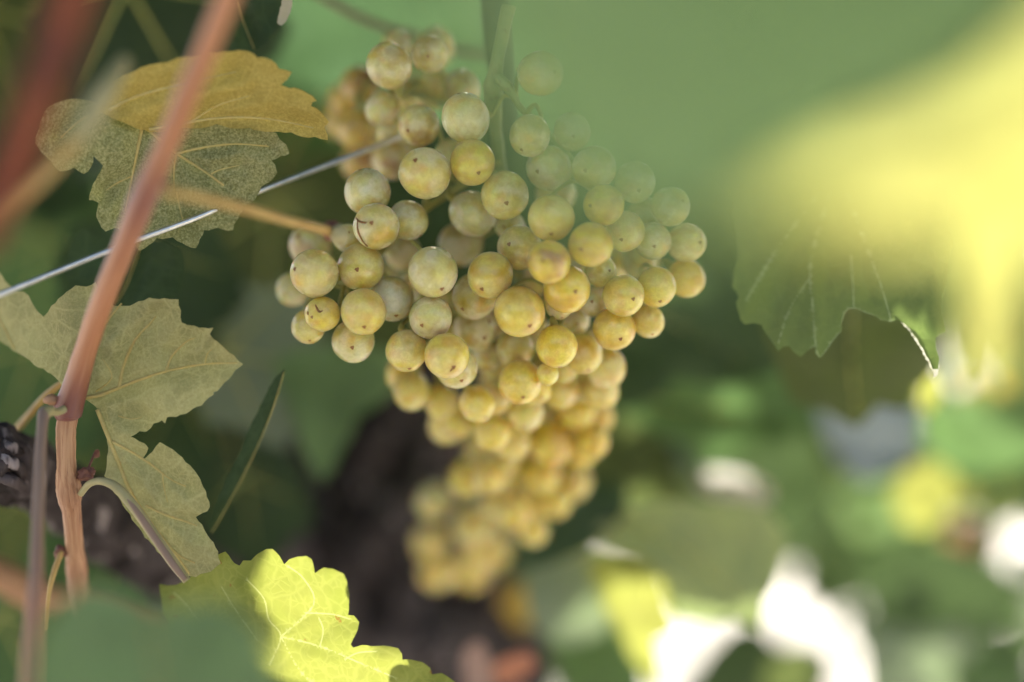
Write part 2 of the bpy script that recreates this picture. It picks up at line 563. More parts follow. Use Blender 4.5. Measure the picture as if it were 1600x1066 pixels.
def refine(poly, step, jit, rnd, teeth=0.0):
    out = []
    n = len(poly)
    for i in range(n):
        a, b = poly[i], poly[(i + 1) % n]
        L = math.hypot(b[0] - a[0], b[1] - a[1])
        m = max(1, int(L / step))
        nx, ny = (b[1] - a[1]) / max(L, 1e-6), -(b[0] - a[0]) / max(L, 1e-6)
        for j in range(m):
            t = j / m
            bow = teeth * math.sin(math.pi * t) * L
            o = (rnd.random() - 0.5) * 2 * jit if j else 0
            out.append((a[0] + (b[0] - a[0]) * t + nx * (o + bow), a[1] + (b[1] - a[1]) * t + ny * (o + bow)))
    return out


def own_leaf(label, outline, depth, veins, mat, vmat='vein', step=7, jit=0.8, bulge=0.0034, seed=1, rough=0.0018, base=None, bow=0.06, group=None, ribs=False):
    """outline and veins are given at the leaf's own distance depth(x, y); the blade pillows up between its veins"""
    rnd = random.Random(seed)
    vl = [(smooth(pts, 5), r0, r1) for pts, r0, r1 in veins]
    segs = [(a, b) for pts, _, _ in vl for a, b in zip(pts, pts[1:])]

    def dep(x, y):
        dm = min([seg_dist(x, y, a, b) for a, b in segs] or [99])
        d = depth(x, y)
        d -= bulge * (1 - math.exp(-(dm / 16.0) ** 2))
        d += rough * noise.noise(Vector((x * 0.012, y * 0.012, seed))) * 2 + rough * 0.35 * noise.noise(Vector((x * 0.05, y * 0.05, seed + 9)))
        return d
    poly = refine(outline, step, jit, rnd, bow)
    pts = [Vector(p) for p in poly]
    edges = [(i, (i + 1) % len(poly)) for i in range(len(poly))]
    xs, ys = [p[0] for p in poly], [p[1] for p in poly]
    y = min(ys)
    row = 0
    while y < max(ys):
        x = min(xs) + (row % 2) * step * 0.5
        while x < max(xs):
            if inside(poly, x, y) and min((x - p[0]) ** 2 + (y - p[1]) ** 2 for p in poly) > (0.55 * step) ** 2:
                pts.append(Vector((x, y)))
            x += step
        y += step * 0.87
        row += 1
    nb = len(pts)
    if ribs:
        for pl, _, _ in vl:
            for a, b in zip(pl, pl[1:]):
                dx, dy = b[0] - a[0], b[1] - a[1]
                L = max(math.hypot(dx, dy), 1e-6)
                for f_ in (0.0, 0.5):
                    for o_ in (-1.6, 0, 1.6):
                        q = (a[0] + dx * f_ - dy / L * o_, a[1] + dy * f_ + dx / L * o_)
                        if inside(poly, *q) and min((q[0] - p[0]) ** 2 + (q[1] - p[1]) ** 2 for p in poly) > 9:
                            pts.append(Vector(q))
    V2, _, F, _, _, _ = delaunay_2d_cdt(pts, edges, [], 1, 1e-4)
    fl = []
    for f in F:
        cx = sum(V2[i][0] for i in f) / 3
        cy = sum(V2[i][1] for i in f) / 3
        if inside(poly, cx, cy):
            fl.append(tuple(f))
    world = [P(q[0], q[1], dep(q[0], q[1])) for q in V2]
    b0 = base if base else outline[0]
    org = P(b0[0], b0[1], depth(*b0))
    t = thing('vine_leaf', label, 'leaf', org, group)
    bl_ = mesh_obj('blade', world, fl, M[mat], t, org)
    if ribs:
        bl_.data.attributes.new('rib', 'FLOAT', 'POINT').data.foreach_set('value', [max(0.0, 1 - min(seg_dist(q[0], q[1], a, b) for a, b in segs) / 1.5) for q in V2])
        return t
    for pts_, r0, r1 in vl:
        vv, ff = [], []
        n = len(pts_)
        w_ = [P(x, y_, dep(x, y_) - 0.00012) for x, y_ in pts_]
        tube_geo(vv, ff, w_, [(r0 + (r1 - r0) * i / (n - 1)) for i in range(n)], 6)
        mesh_obj('vein', vv, ff, M[vmat], t, org)
    return t


def add_tube_part(t, name, pts3, rads, mat, rough=0.0, seg=10, n=6, freq=200.0, seed=0.0, deep=None):
    """pts3: (px, py, d) waypoints"""
    deep = deep or [0.0] * len(pts3)
    sm = smooth([tuple(P(*p)) + (r, e) for p, r, e in zip(pts3, rads, deep)], n)
    vv, ff = [], []
    tube_geo(vv, ff, [Vector(q[:3]) for q in sm], [max(q[3], 1e-5) for q in sm], seg, rough, seed, freq)
    o = mesh_obj(name, vv, ff, M[mat], t, Vector(t.location))
    # co-ordinates that run along the wood, and how deep its colour is there
    L = 0.0
    co, dv = [], []
    for i, q in enumerate(sm):
        if i:
            L += (Vector(q[:3]) - Vector(sm[i - 1][:3])).length
        for s_ in range(seg):
            a = 2 * math.pi * s_ / seg
            co += [q[3] * math.cos(a), q[3] * math.sin(a), L]
            dv.append(q[4])
    o.data.attributes.new('along', 'FLOAT_VECTOR', 'POINT').data.foreach_set('vector', co)
    o.data.attributes.new('deep', 'FLOAT', 'POINT').data.foreach_set('value', dv)
    return o


def blob(t, name, px, py, d, r, mat, stretch=(1, 1, 1), rough=0.25, seed=0):
    bm = bmesh.new()
    bmesh.ops.create_icosphere(bm, subdivisions=3, radius=1)
    c = P(px, py, d)
    vv = []
    for q in bm.verts:
        n_ = 1 + rough * noise.noise(q.co * 1.7 + Vector((seed, 0, 0)))
        vv.append(c + Vector((q.co.x * r * stretch[0], q.co.y * r * stretch[1], q.co.z * r * stretch[2])) * n_)
    ff = [tuple(x.index for x in f.verts) for f in bm.faces]
    bm.free()
    return mesh_obj(name, vv, ff, M[mat], t, Vector(t.location))


# ---------------------------------------------------------------- old wood
trunk = thing('old_vine', 'gnarled dark old vine trunk standing behind the hanging grapes', 'trunk', P(640, 1066, 0.75) * 1.0)
_z = trunk.location.copy()
_z.z = 0
trunk.location = _z
pts = [Vector((_z.x + 0.02, 0.79, -0.02)), Vector((_z.x, 0.78, 0.35)), P(690, 1120, 0.75), P(640, 960, 0.745), P(580, 840, 0.75), P(575, 740, 0.755), P(610, 670, 0.77), P(660, 590, 0.81)]
rd = [0.062, 0.058, 0.056, 0.056, 0.055, 0.047, 0.040, 0.027]
sm = smooth([tuple(p) + (r,) for p, r in zip(pts, rd)], 14)
vv, ff = [], []
tube_geo(vv, ff, [Vector(q[:3]) for q in sm], [q[3] for q in sm], 40, 0.42, 2.0, 42.0)
mesh_obj('trunk', vv, ff, M['bark'], trunk, trunk.location)
add_tube_part(trunk, 'bark_strip', [(520, 868, 0.70), (545, 920, 0.697), (560, 985, 0.698), (552, 1030, 0.70)], [0.003, 0.006, 0.006, 0.003], 'bark', 0.4, n=6, freq=120)
add_tube_part(trunk, 'bark_strip', [(600, 900, 0.697), (640, 960, 0.695), (650, 1040, 0.697)], [0.003, 0.006, 0.004], 'bark', 0.4, n=6, freq=120)
add_tube_part(trunk, 'bark_strip', [(560, 720, 0.715), (580, 780, 0.705), (620, 850, 0.697)], [0.003, 0.006, 0.003], 'bark', 0.4, n=6, freq=120)

arm = thing('old_wood', 'dark shaggy-barked old vine arm crossing behind the tan cane at left', 'branch', P(60, 730, 0.49))
add_tube_part(arm, 'limb', [(-60, 690, 0.455), (10, 725, 0.468), (80, 760, 0.50), (180, 830, 0.54), (280, 900, 0.58), (380, 980, 0.63)], [0.0085, 0.0105, 0.011, 0.013, 0.016, 0.02], 'bark', 0.35, 26, 12, 160.0, 5.0)
for a, b, c in (((-20, 690, 0.458), (20, 700, 0.459), (52, 722, 0.468)), ((-30, 715, 0.4535), (15, 722, 0.456), (45, 748, 0.464)), ((-20, 742, 0.455), (20, 752, 0.458), (45, 770, 0.468))):
    add_tube_part(arm, 'bark_strip', [a, b, c], [0.0008, 0.002, 0.0009], 'bark', 0.5, 8, 8, 500.0)
low = thing('vine_spur', 'blurred brown wood spur low at the left edge behind the tan cane', 'branch', P(0, 900, 0.55))
add_tube_part(low, 'limb', [(-80, 870, 0.54), (0, 900, 0.55), (70, 935, 0.56), (150, 950, 0.575), (260, 990, 0.60)], [0.006, 0.006, 0.006, 0.005, 0.005], 'cane_tan', 0.15, 14)

# ---------------------------------------------------------------- canes, stalks, wire
cane = thing('vine_cane', 'long reddish tan cane running diagonally down the left side', 'cane', P(105, 630, 0.45))
add_tube_part(cane, 'shoot', [(385, -80, 0.352), (350, 10, 0.362), (300, 130, 0.378), (255, 240, 0.392), (228, 300, 0.40), (198, 375, 0.412), (160, 470, 0.425), (133, 550, 0.437), (117, 605, 0.4445), (106, 642, 0.448), (104, 652, 0.4482), (103.5, 660, 0.4484)],
              [0.0030, 0.0030, 0.0031, 0.0032, 0.0038, 0.0035, 0.0034, 0.0035, 0.0040, 0.0046, 0.0038, 0.0020], 'cane', 0.05, 18, 8, 120.0, 0.0, [.1, 0, 0, .1, .75, .25, 0, .1, .75, .95, .95, .9])
add_tube_part(cane, 'old_shoot', [(107, 632, 0.448), (103, 680, 0.449), (104, 730, 0.451), (108, 768, 0.454), (112, 800, 0.458), (117, 860, 0.468), (120, 890, 0.474), (128, 945, 0.487), (150, 1010, 0.50)],
              [0.0034, 0.0031, 0.0031, 0.0039, 0.0030, 0.0029, 0.0036, 0.0029, 0.0028], 'cane_tan', 0.10, 20, 10, 300.0, 0.0, [.6, 0, 0, .3, .25, 0, .5, .2, .2])
blob(cane, 'bud', 80, 625, 0.4455, 0.0019, 'cane_tan', (1.2, 1, 0.9), 0.3, 4)
blob(cane, 'bud', 133, 741, 0.4515, 0.0021, 'bud', (1.2, 1, 1), 0.5, 6)
blob(cane, 'bud', 143, 737, 0.4515, 0.0012, 'bud', (1, 1, 1.2), 0.5, 8)
blob(cane, 'bud', 95, 862, 0.466, 0.0020, 'bud', (1, 1, 1.1), 0.5, 9)
blob(cane, 'bud', 258, 287, 0.397, 0.0012, 'bud', (1, 1, 1.2), 0.3, 2)

side = thing('side_shoot', 'thin violet grey side shoot hanging from the cane joint to the bottom edge', 'shoot', P(72, 640, 0.443))
add_tube_part(side, 'shoot', [(102, 640, 0.4425), (86, 645, 0.440), (71, 643, 0.436), (66, 668, 0.432), (62, 740, 0.425), (59, 820, 0.418), (57, 900, 0.408), (51, 1000, 0.395), (44, 1110, 0.38)],
              [0.0011, 0.0010, 0.0018, 0.00165, 0.0017, 0.0018, 0.0021, 0.0026, 0.0027], 'cane_violet', 0.06, 12, deep=[0, 0, 0, 0, 0, .1, .4, 1., 1.])
add_tube_part(side, 'shoot_base', [(101, 639, 0.4425), (88, 644, 0.440), (76, 642, 0.4365), (69, 648, 0.435)], [0.0013, 0.0013, 0.0018, 0.00195], 'petiole_pale', 0.1, 10)
tw = thing('twig', 'thin brown twig behind the left cane joint running down to the old arm', 'twig', P(60, 640, 0.48))
add_tube_part(tw, 'shoot', [(100, 596, 0.465), (70, 620, 0.47), (40, 655, 0.48), (0, 700, 0.50)], [0.001, 0.0012, 0.0012, 0.0011], 'petiole', 0.1, 8)
tw = thing('twig', 'thin olive twig between violet shoot and tan cane near the bottom left', 'twig', P(90, 880, 0.46))
add_tube_part(tw, 'shoot', [(96, 862, 0.465), (84, 895, 0.462), (76, 930, 0.462), (72, 985, 0.47)], [0.001, 0.0009, 0.0008, 0.0007], 'petiole', 0.1, 8)
tw = thing('tendril', 'fine dark tendril with a tiny red bud beside the tan cane', 'tendril', P(140, 735, 0.455))
add_tube_part(tw, 'stalk', [(136, 740, 0.4515), (142, 722, 0.455), (150, 705, 0.458)], [0.0005, 0.0004, 0.0005], 'bud', 0.1, 6)
blob(tw, 'bud', 151, 709, 0.458, 0.0010, 'bud', (1, 1, 1.3), 0.4, 3)

thick = thing('vine_cane', 'thick red blurred cane at the top left corner close to the camera', 'cane', P(60, 100, 0.27))
add_tube_part(thick, 'shoot', [(140, -90, 0.292), (105, 20, 0.295), (82, 90, 0.298), (58, 160, 0.30), (25, 250, 0.305), (-30, 380, 0.31)], [0.0036, 0.0037, 0.0041, 0.0037, 0.0036, 0.0036], 'cane_red', 0.06, 18, deep=[.1, .1, .9, .1, .0, .3])
pet = thing('leaf_stalk', 'blurred amber leaf stalk with a swollen pale end crossing the upper left leaf', 'stalk', P(130, 215, 0.36))
add_tube_part(pet, 'stalk', [(-40, 400, 0.352), (20, 325, 0.355), (80, 265, 0.358), (122, 215, 0.36), (130, 204, 0.36)], [0.0016, 0.0016, 0.0016, 0.0018, 0.0019], 'petiole', 0.04, 10)
add_tube_part(pet, 'stalk_end', [(118, 220, 0.3595), (132, 200, 0.36), (150, 170, 0.362), (175, 130, 0.366), (196, 95, 0.372)], [0.0018, 0.0026, 0.0032, 0.0026, 0.0016], 'petiole_pale', 0.05, 12)
cut = thing('leaf_stalk', 'blurred orange brown stalk with a cut pale knob reaching the grapes from the left', 'stalk', P(520, 365, 0.44))
add_tube_part(cut, 'stalk', [(255, 300, 0.378), (300, 306, 0.384), (380, 325, 0.40), (450, 345, 0.415), (500, 357, 0.425), (518, 362, 0.43)], [0.0014, 0.0014, 0.0015, 0.0015, 0.0015, 0.0018], 'petiole', 0.05, 12)
blob(cut, 'collar', 518, 360, 0.431, 0.0033, 'bud', (0.9, 1, 0.95), 0.2, 5)
blob(cut, 'cut_end', 530, 367, 0.4285, 0.0029, 'petiole_pale', (0.9, 0.9, 1.1), 0.15, 7)

wire = thing('trellis_wire', 'grey galvanised trellis wire slanting up from the left edge into the grapes', 'wire', P(300, 345, 0.45))
add_tube_part(wire, 'strand', [(-60, 485, 0.425), (80, 428, 0.435), (200, 380, 0.442), (300, 343, 0.450), (400, 301, 0.46), (500, 262, 0.472), (590, 228, 0.482), (640, 205, 0.49)], [0.0009] * 8, 'wire', 0.02, 10, 8, 300)

back = thing('leaf_stalk', 'thin dark brown shoot arching behind the top of the bunch', 'stalk', P(640, 55, 0.54))
add_tube_part(back, 'stalk', [(480, -20, 0.53), (540, 16, 0.532), (600, 42, 0.534), (660, 58, 0.537), (720, 78, 0.54), (790, 85, 0.545)], [0.0014, 0.0014, 0.0014, 0.0015, 0.0017, 0.0016], 'cane_violet', 0.08, 8)
ds = thing('vine_cane', 'dark upright shoot behind the green bunch stem at the top', 'cane', P(785, 60, 0.52))
add_tube_part(ds, 'shoot', [(776, -60, 0.515), (780, 20, 0.515), (786, 90, 0.517), (796, 160, 0.52), (802, 240, 0.525)], [0.0056, 0.0054, 0.0052, 0.0040, 0.003], 'old_cane', 0.1, 14)

# ---------------------------------------------------------------- the bunch of grapes
# (px, py, radius px, mm behind the plane of focus, ripeness 0..1, blush 0..1)
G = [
    (608, 103, 36, 14, .25, .3), (672, 85, 30, 18, .25, .3), (684, 74, 31, 38, .2, .3), (621, 72, 25, 34, .1, .2), (563, 135, 31, 40, .5, 1.3),  # upper left berries: their shade is painted as a high last value
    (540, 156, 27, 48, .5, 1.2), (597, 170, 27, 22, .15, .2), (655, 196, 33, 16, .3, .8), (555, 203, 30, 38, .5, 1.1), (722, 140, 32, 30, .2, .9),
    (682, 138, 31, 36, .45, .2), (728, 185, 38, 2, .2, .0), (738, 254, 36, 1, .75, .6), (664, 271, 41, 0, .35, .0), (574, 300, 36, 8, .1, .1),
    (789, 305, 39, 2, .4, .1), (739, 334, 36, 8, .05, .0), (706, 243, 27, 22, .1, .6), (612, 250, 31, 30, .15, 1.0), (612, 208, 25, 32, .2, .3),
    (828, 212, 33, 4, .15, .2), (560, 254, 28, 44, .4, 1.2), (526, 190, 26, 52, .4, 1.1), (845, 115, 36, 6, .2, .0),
    (588, 354, 37, 0, .3, .0), (638, 344, 31, 7, .1, .1), (491, 427, 38, 0, .4, .1), (564, 417, 37, 0, .5, .1), (568, 487, 37, -1, .55, .0),
    (504, 491, 28, 2, .65, .2), (482, 510, 27, 10, .45, .1), (552, 533, 34, 7, .25, .0), (485, 384, 34, 24, .1, .5), (458, 452, 26, 26, .05, .2),
    (543, 372, 22, 14, .2, .1), (612, 467, 35, 10, .1, .2), (676, 425, 39, -1, .15, .0), (673, 496, 34, 3, .15, .5), (766, 430, 37, -1, .5, .1),
    (742, 463, 36, 7, .25, .1), (741, 514, 35, 9, .2, .0), (720, 382, 35, 26, .0, .3), (635, 548, 33, 4, .5, .1), (698, 556, 36, -2, .55, .0),
    (713, 574, 34, 7, .1, .0), (812, 487, 40, -3, .65, .1), (812, 387, 36, 3, .4, .6), (797, 352, 24, 20, .1, .2), (760, 556, 25, 22, .1, .3),
    (805, 546, 30, 16, .3, .1), (628, 393, 28, 28, .1, .3), (648, 447, 26, 26, .1, .3),
    (861, 341, 37, -8, .55, .1), (923, 383, 36, -12, .85, .4), (858, 410, 34, -15, .7, 1.), (885, 452, 38, -12, .8, .2), (943, 321, 33, -4, .7, .7),
    (976, 361, 32, 0, .5, .1), (1020, 376, 30, 6, .2, .2), (1072, 378, 31, 12, .35, .1), (1071, 434, 30, 16, .7, .2), (1025, 448, 32, 8, .75, .0),
    (974, 462, 33, 2, .65, .0), (960, 514, 34, 6, .7, .2), (1013, 502, 26, 14, .5, .2), (939, 424, 25, 10, .4, .1), (926, 468, 27, 16, .05, .0),
    (899, 500, 23, 18, .1, .2), (873, 478, 22, 10, .3, .0), (870, 541, 33, 6, .75, .1), (858, 262, 36, 6, .15, .3), (929, 262, 35, 6, .2, .2),
    (992, 284, 33, 8, .15, .1), (1047, 322, 31, 10, .2, .1), (1007, 333, 27, 16, .15, .2), (1000, 405, 29, 26, .2, .2), (895, 205, 30, 12, .1, .1),
    (911, 553, 31, 18, .5, .1), (947, 575, 32, 24, .35, .2), (813, 597, 35, 14, .7, .1), (856, 584, 18, 10, .6, .1), (876, 608, 31, 22, .55, .1),
    (915, 601, 29, 30, .2, .2), (746, 631, 29, 20, .6, .0), (643, 611, 29, 30, .45, .2), (632, 586, 28, 34, .5, .1), (820, 643, 31, 24, .35, .0),
    (770, 674, 31, 32, .6, .1), (900, 643, 31, 32, .7, .3), (931, 650, 29, 38, .7, .3), (860, 690, 36, 36, .85, .2), (907, 702, 29, 42, .75, .3),
    (785, 721, 31, 46, .5, .2), (730, 748, 30, 52, .6, .3), (698, 666, 29, 40, .25, .2), (809, 750, 31, 50, .55, .2), (893, 752, 32, 54, .6, .1),
    (846, 741, 31, 48, .65, .1), (781, 788, 29, 58, .3, .1), (833, 788, 29, 60, .6, .2), (679, 784, 29, 70, .25, .0), (738, 820, 32, 68, .25, .0),
    (671, 847, 28, 76, .4, .0), (746, 862, 29, 76, .55, .1), (684, 894, 29, 80, .45, .0), (738, 894, 28, 84, .5, .1), (785, 832, 28, 74, .3, .6),
    (770, 866, 26, 80, .5, .3),
    (690, 628, 28, 30, .4, .2), (716, 657, 28, 34, .5, .2), (764, 745, 28, 42, .6, .1),
     (832, 828, 25, 56, .6, .2), (868, 785, 26, 52, .6, .1), (805, 800, 28, 48, .6, .1),
     (925, 690, 27, 36, .7, .2), (940, 610, 28, 26, .5, .2), (800, 690, 30, 34, .6, .1), (835, 605, 28, 20, .6, .1), (775, 620, 28, 22, .5, .1), (880, 570, 28, 18, .6, .1),
    # second layer, glimpsed through the gaps
    (600, 440, 28, 40, .1, .3), (705, 480, 28, 40, .1, .3), (840, 430, 30, 30, .3, .2),
    (770, 500, 30, 34, .2, .2), (900, 420, 30, 26, .3, .2), (700, 520, 28, 30, .2, .2), (830, 520, 30, 30, .3, .2), (870, 300, 32, 26, .2, .2),
    (930, 540, 30, 40, .4, .2), (840, 560, 30, 40, .4, .2), (780, 590, 30, 46, .4, .2), (870, 650, 30, 52, .5, .2), (820, 690, 30, 58, .5, .2),
    (755, 700, 28, 62, .5, .2), (640, 150, 30, 46, .3, .4), (590, 220, 28, 50, .3, .4), (650, 240, 28, 46, .2, .4), (955, 410, 30, 32, .3, .2),
    (880, 700, 28, 64, .5, .2), (860, 770, 28, 72, .5, .2),
]
bunch = thing('grape_bunch', 'large bunch of ripening yellow green grapes hanging from a green stem', 'grapes', P(770, 130, 0.46))
BL = Vector(bunch.location)
berries = []
for i, (gx, gy, gr, mm, rp, bl) in enumerate(G):
    berries.append([gx, gy, gr, 0.45 + (mm if mm < 14 else 14 + (mm - 14) * 1.7 + max(0, mm - 30) * 0.7) / 1000.0, rp, bl])
for it in range(60):                                            # let overlapping berries settle along the depth
    moved = False
    for i in range(len(berries)):
        for j in range(i + 1, len(berries)):
            a, b = berries[i], berries[j]
            pa, pb = P(a[0], a[1], a[3]), P(b[0], b[1], b[3])
            need = 0.98 * (a[2] * k(a[3]) + b[2] * k(b[3]))
            if (pa - pb).length < need:
                f = b if b[3] >= a[3] else a
                f[3] += 0.0008
                moved = True
    if not moved:
        break

rach = [(797, 10, .462), (785, 60, .462), (776, 110, .463), (772, 140, .466), (776, 200, .476), (786, 280, .484), (800, 380, .488), (815, 470, .49), (825, 560, .497), (828, 640, .525), (812, 720, .56), (775, 800, .59), (735, 880, .61)]
rrad = [.0024, .0022, .0024, .0034, .0022, .0022, .0022, .0021, .002, .0018, .0016, .0014, .001]
add_tube_part(bunch, 'rachis', rach, rrad, 'stem', 0.12, 12, 8, 180.0)
add_tube_part(bunch, 'peduncle_fork', [(779, 122, .461), (793, 136, .460), (803, 150, .461), (815, 168, .464), (840, 190, .472), (880, 230, .475), (960, 330, .475), (1010, 400, .478)], [.0020, .0019, .0013, .0012, .0012, .0012, .0011, .0008], 'stem', 0.12, 10)
add_tube_part(bunch, 'shoulder', [(776, 180, .474), (720, 170, .485), (660, 150, .493), (610, 150, .497), (560, 170, .502)], [.0016, .0014, .0013, .0012, .0008], 'stem', 0.12, 10)
add_tube_part(bunch, 'shoulder', [(782, 250, .481), (720, 290, .480), (660, 330, .478), (600, 390, .474), (540, 450, .472)], [.0016, .0014, .0013, .0012, .0008], 'pedicel', 0.12, 10)
add_tube_part(bunch, 'shoulder', [(812, 460, .489), (760, 480, .484), (700, 510, .482), (650, 560, .485)], [.0014, .0013, .0012, .0009], 'pedicel', 0.12, 10)
add_tube_part(bunch, 'shoulder', [(815, 470, .489), (880, 470, .481), (950, 470, .478), (1030, 450, .482)], [.0014, .0013, .0012, .0009], 'pedicel', 0.12, 10)
axes = [rach[3:], [(779, 122, .461), (815, 168, .464), (880, 230, .475), (960, 330, .475), (1010, 400, .478)],
        [(776, 180, .474), (720, 170, .485), (660, 150, .493), (610, 150, .497), (560, 170, .502)],
        [(782, 250, .481), (720, 290, .480), (660, 330, .478), (600, 390, .474), (540, 450, .472)],
        [(812, 460, .489), (760, 480, .484), (700, 510, .482), (650, 560, .485)], [(815, 470, .489), (880, 470, .481), (950, 470, .478), (1030, 450, .482)]]
axis_pts = [P(*q) for ax in axes for q in smooth(ax, 6)]

GM = []
for vi in range(6):
    bm = bmesh.new()
    bmesh.ops.create_uvsphere(bm, u_segments=36, v_segments=24, radius=1)
    for q in bm.verts:
        n_ = q.co.normalized()
        f_ = 1 + 0.028 * noise.noise(n_ * 1.1 + Vector((vi * 7.3, 0, 0))) + (0.010 * noise.noise(n_ * 2.6 + Vector((0, vi * 5.1, 0))) if abs(n_.z) < 0.96 else 0)
        q.co = q.co * f_ if n_.z > -0.93 else q.co
    gme = bpy.data.meshes.new('grape')
    bm.to_mesh(gme)
    bm.free()
    gme.polygons.foreach_set('use_smooth', [True] * len(gme.polygons))
    gme.materials.append(M['grape'])
    GM.append(gme)
# the small corky tip scar, sitting on the pole of the berry
vv, ff = [], []
nseg = 9
for j, (rr, zz) in enumerate(((0.095, 1.0015), (0.085, 1.006), (0.05, 1.006), (0.03, 1.000))):
    for s in range(nseg):
        a = 2 * math.pi * s / nseg
        q = rr * (1 + 0.25 * math.sin(3 * a + 1))
        vv.append((q * math.cos(a), q * math.sin(a), -zz * math.sqrt(max(0, 1 - q * q))))
for j in range(3):
    for s in range(nseg):
        ff.append((j * nseg + s, j * nseg + (s + 1) % nseg, (j + 1) * nseg + (s + 1) % nseg, (j + 1) * nseg + s))
ff.append(tuple(3 * nseg + s for s in range(nseg)))
scar_me = bpy.data.meshes.new('tip_scar')
scar_me.from_pydata(vv, [], ff)
scar_me.materials.append(M['scar'])

SCARS = {(664, 271): (-12, -15), (588, 354): None, (491, 427): (-26, -5), (568, 487): (4, 24), (676, 425): (15, 26), (673, 496): (-12, 13),
         (766, 430): (-12, 22), (742, 463): (-18, 20), (741, 514): (16, 14), (812, 487): (15, 22), (698, 556): (12, 17), (552, 533): (2, 10),
         (482, 510): (4, 22), (608, 103): (-13, -32), (655, 196): (-15, 12), (555, 203): (-4, -8), (574, 300): (-10, -32), (485, 384): (-14, -13),
         (739, 334): (28, 22), (974, 462): (12, 6), (899, 500): (2, 6), (504, 491): (-13, 5), (564, 417): (-2, 6), (722, 140): (9, -8), (763, 514): None,
         (638, 344): (20, 26), (728, 185): (-10, -34)}
MARKS = {(588, 354): [[(-29, -12), (-24, -6), (-14, -3), (-9, -4)], [(-26, -8), (-26, 4), (-21, 20), (-12, 32)]],
         (504, 491): [[(-8, -14), (-5, -8), (-1, -3), (4, -5)], [(-20, -4), (-19, 2)]],
         (698, 556): [[(6, 24), (10, 19), (13, 16)]], (676, 425): [], (741, 514): [[(22, -14), (24, -8)]]}


def sphere_dir(dx, dy, r):
    x, z = dx / r, -dy / r
    q = x * x + z * z
    if q > 0.97:
        s = math.sqrt(0.97 / q)
        x, z, q = x * s, z * s, 0.97
    return Vector((x, -math.sqrt(1 - q), z))


rnd = random.Random(3)
for i, (gx, gy, gr, gd, rp, bl) in enumerate(berries):
    c = P(gx, gy, gd)
    r = gr * k(gd)
    ax = min(axis_pts, key=lambda q: (q + Vector((0, 0, 0.004)) - c).length)
    g = bpy.data.objects.new('grape', GM[i % 6])
    COL.objects.link(g)
    g.parent = bunch
    key = (gx, gy)
    if SCARS.get(key):
        tip = sphere_dir(*SCARS[key], gr)
    else:
        tip = ((c - ax).normalized() * 0.8 + Vector((rnd.uniform(-.5, .5), rnd.uniform(-.8, .5), -0.5 + rnd.uniform(-.4, .5)))).normalized()
    g.location = c - BL
    g.rotation_mode = 'QUATERNION'
    g.rotation_quaternion = (-tip).to_track_quat('Z', 'Y')
    g.scale = (r * rnd.uniform(.97, 1.01), r * rnd.uniform(.97, 1.01), r * rnd.uniform(1.0, 1.07))
    g['ripeness'] = float(min(1.0, max(0.0, rp * 1.25 + rnd.uniform(-.06, .06))))
    g['blush_shade'] = float(bl * 0.75)
    s = bpy.data.objects.new('tip_scar', scar_me)
    COL.objects.link(s)
    s.parent = g
    # its stalk, from the pole opposite the scar back to the nearest branch of the bunch
    inv = (Matrix.Translation(c) @ g.rotation_quaternion.to_matrix().to_4x4() @ Matrix.Diagonal((*g.scale, 1))).inverted()
    root = -tip
    if (ax - c).length > 1e-6 and root.dot((ax - c).normalized()) < 0.2:
        root = ((ax - c).normalized() + root * 0.5 + Vector((0, 0, 0.25))).normalized()
    p0 = c + root * r * 0.97
    p1 = c + root * (r + 0.003)
    L = (ax - p1).length
    p2 = p1 + (ax - p1) * 0.45 + Vector((0, 0, 0.002 + 0.1 * L)) + root * 0.001
    sm = smooth([tuple(p0) + (.0016,), tuple(c + root * (r + 0.0010)) + (.0015,), tuple(p1) + (.0008,), tuple(p2) + (.0007,), tuple(ax) + (.0009,)], 4)
    vv, ff = [], []
    tube_geo(vv, ff, [Vector(q[:3]) for q in sm], [q[3] for q in sm], 6, 0.2, i, 700)
    me = bpy.data.meshes.new('pedicel')
    me.from_pydata([tuple(inv @ q) for q in vv], [], ff)
    me.polygons.foreach_set('use_smooth', [True] * len(ff))
    me.materials.append(M['pedicel'])
    pd = bpy.data.objects.new('pedicel', me)
    COL.objects.link(pd)
    pd.parent = g
    for line in MARKS.get(key, []):
        sm = smooth([tuple(sphere_dir(x, y, gr)) for x, y in line], 5)
        vv, ff = [], []
        n_ = len(sm)
        tube_geo(vv, ff, [c + Vector(q).normalized() * r * 1.004 for q in sm], [0.00026 * (0.5 + math.sin(math.pi * (t + 0.6) / (n_ + .4))) for t in range(n_)], 6, 0.4, i, 1500)
        me = bpy.data.meshes.new('russet_mark')
        me.from_pydata([tuple(inv @ q) for q in vv], [], ff)
        me.materials.append(M['scar'])
        mk = bpy.data.objects.new('russet_mark', me)
        COL.objects.link(mk)
        mk.parent = g

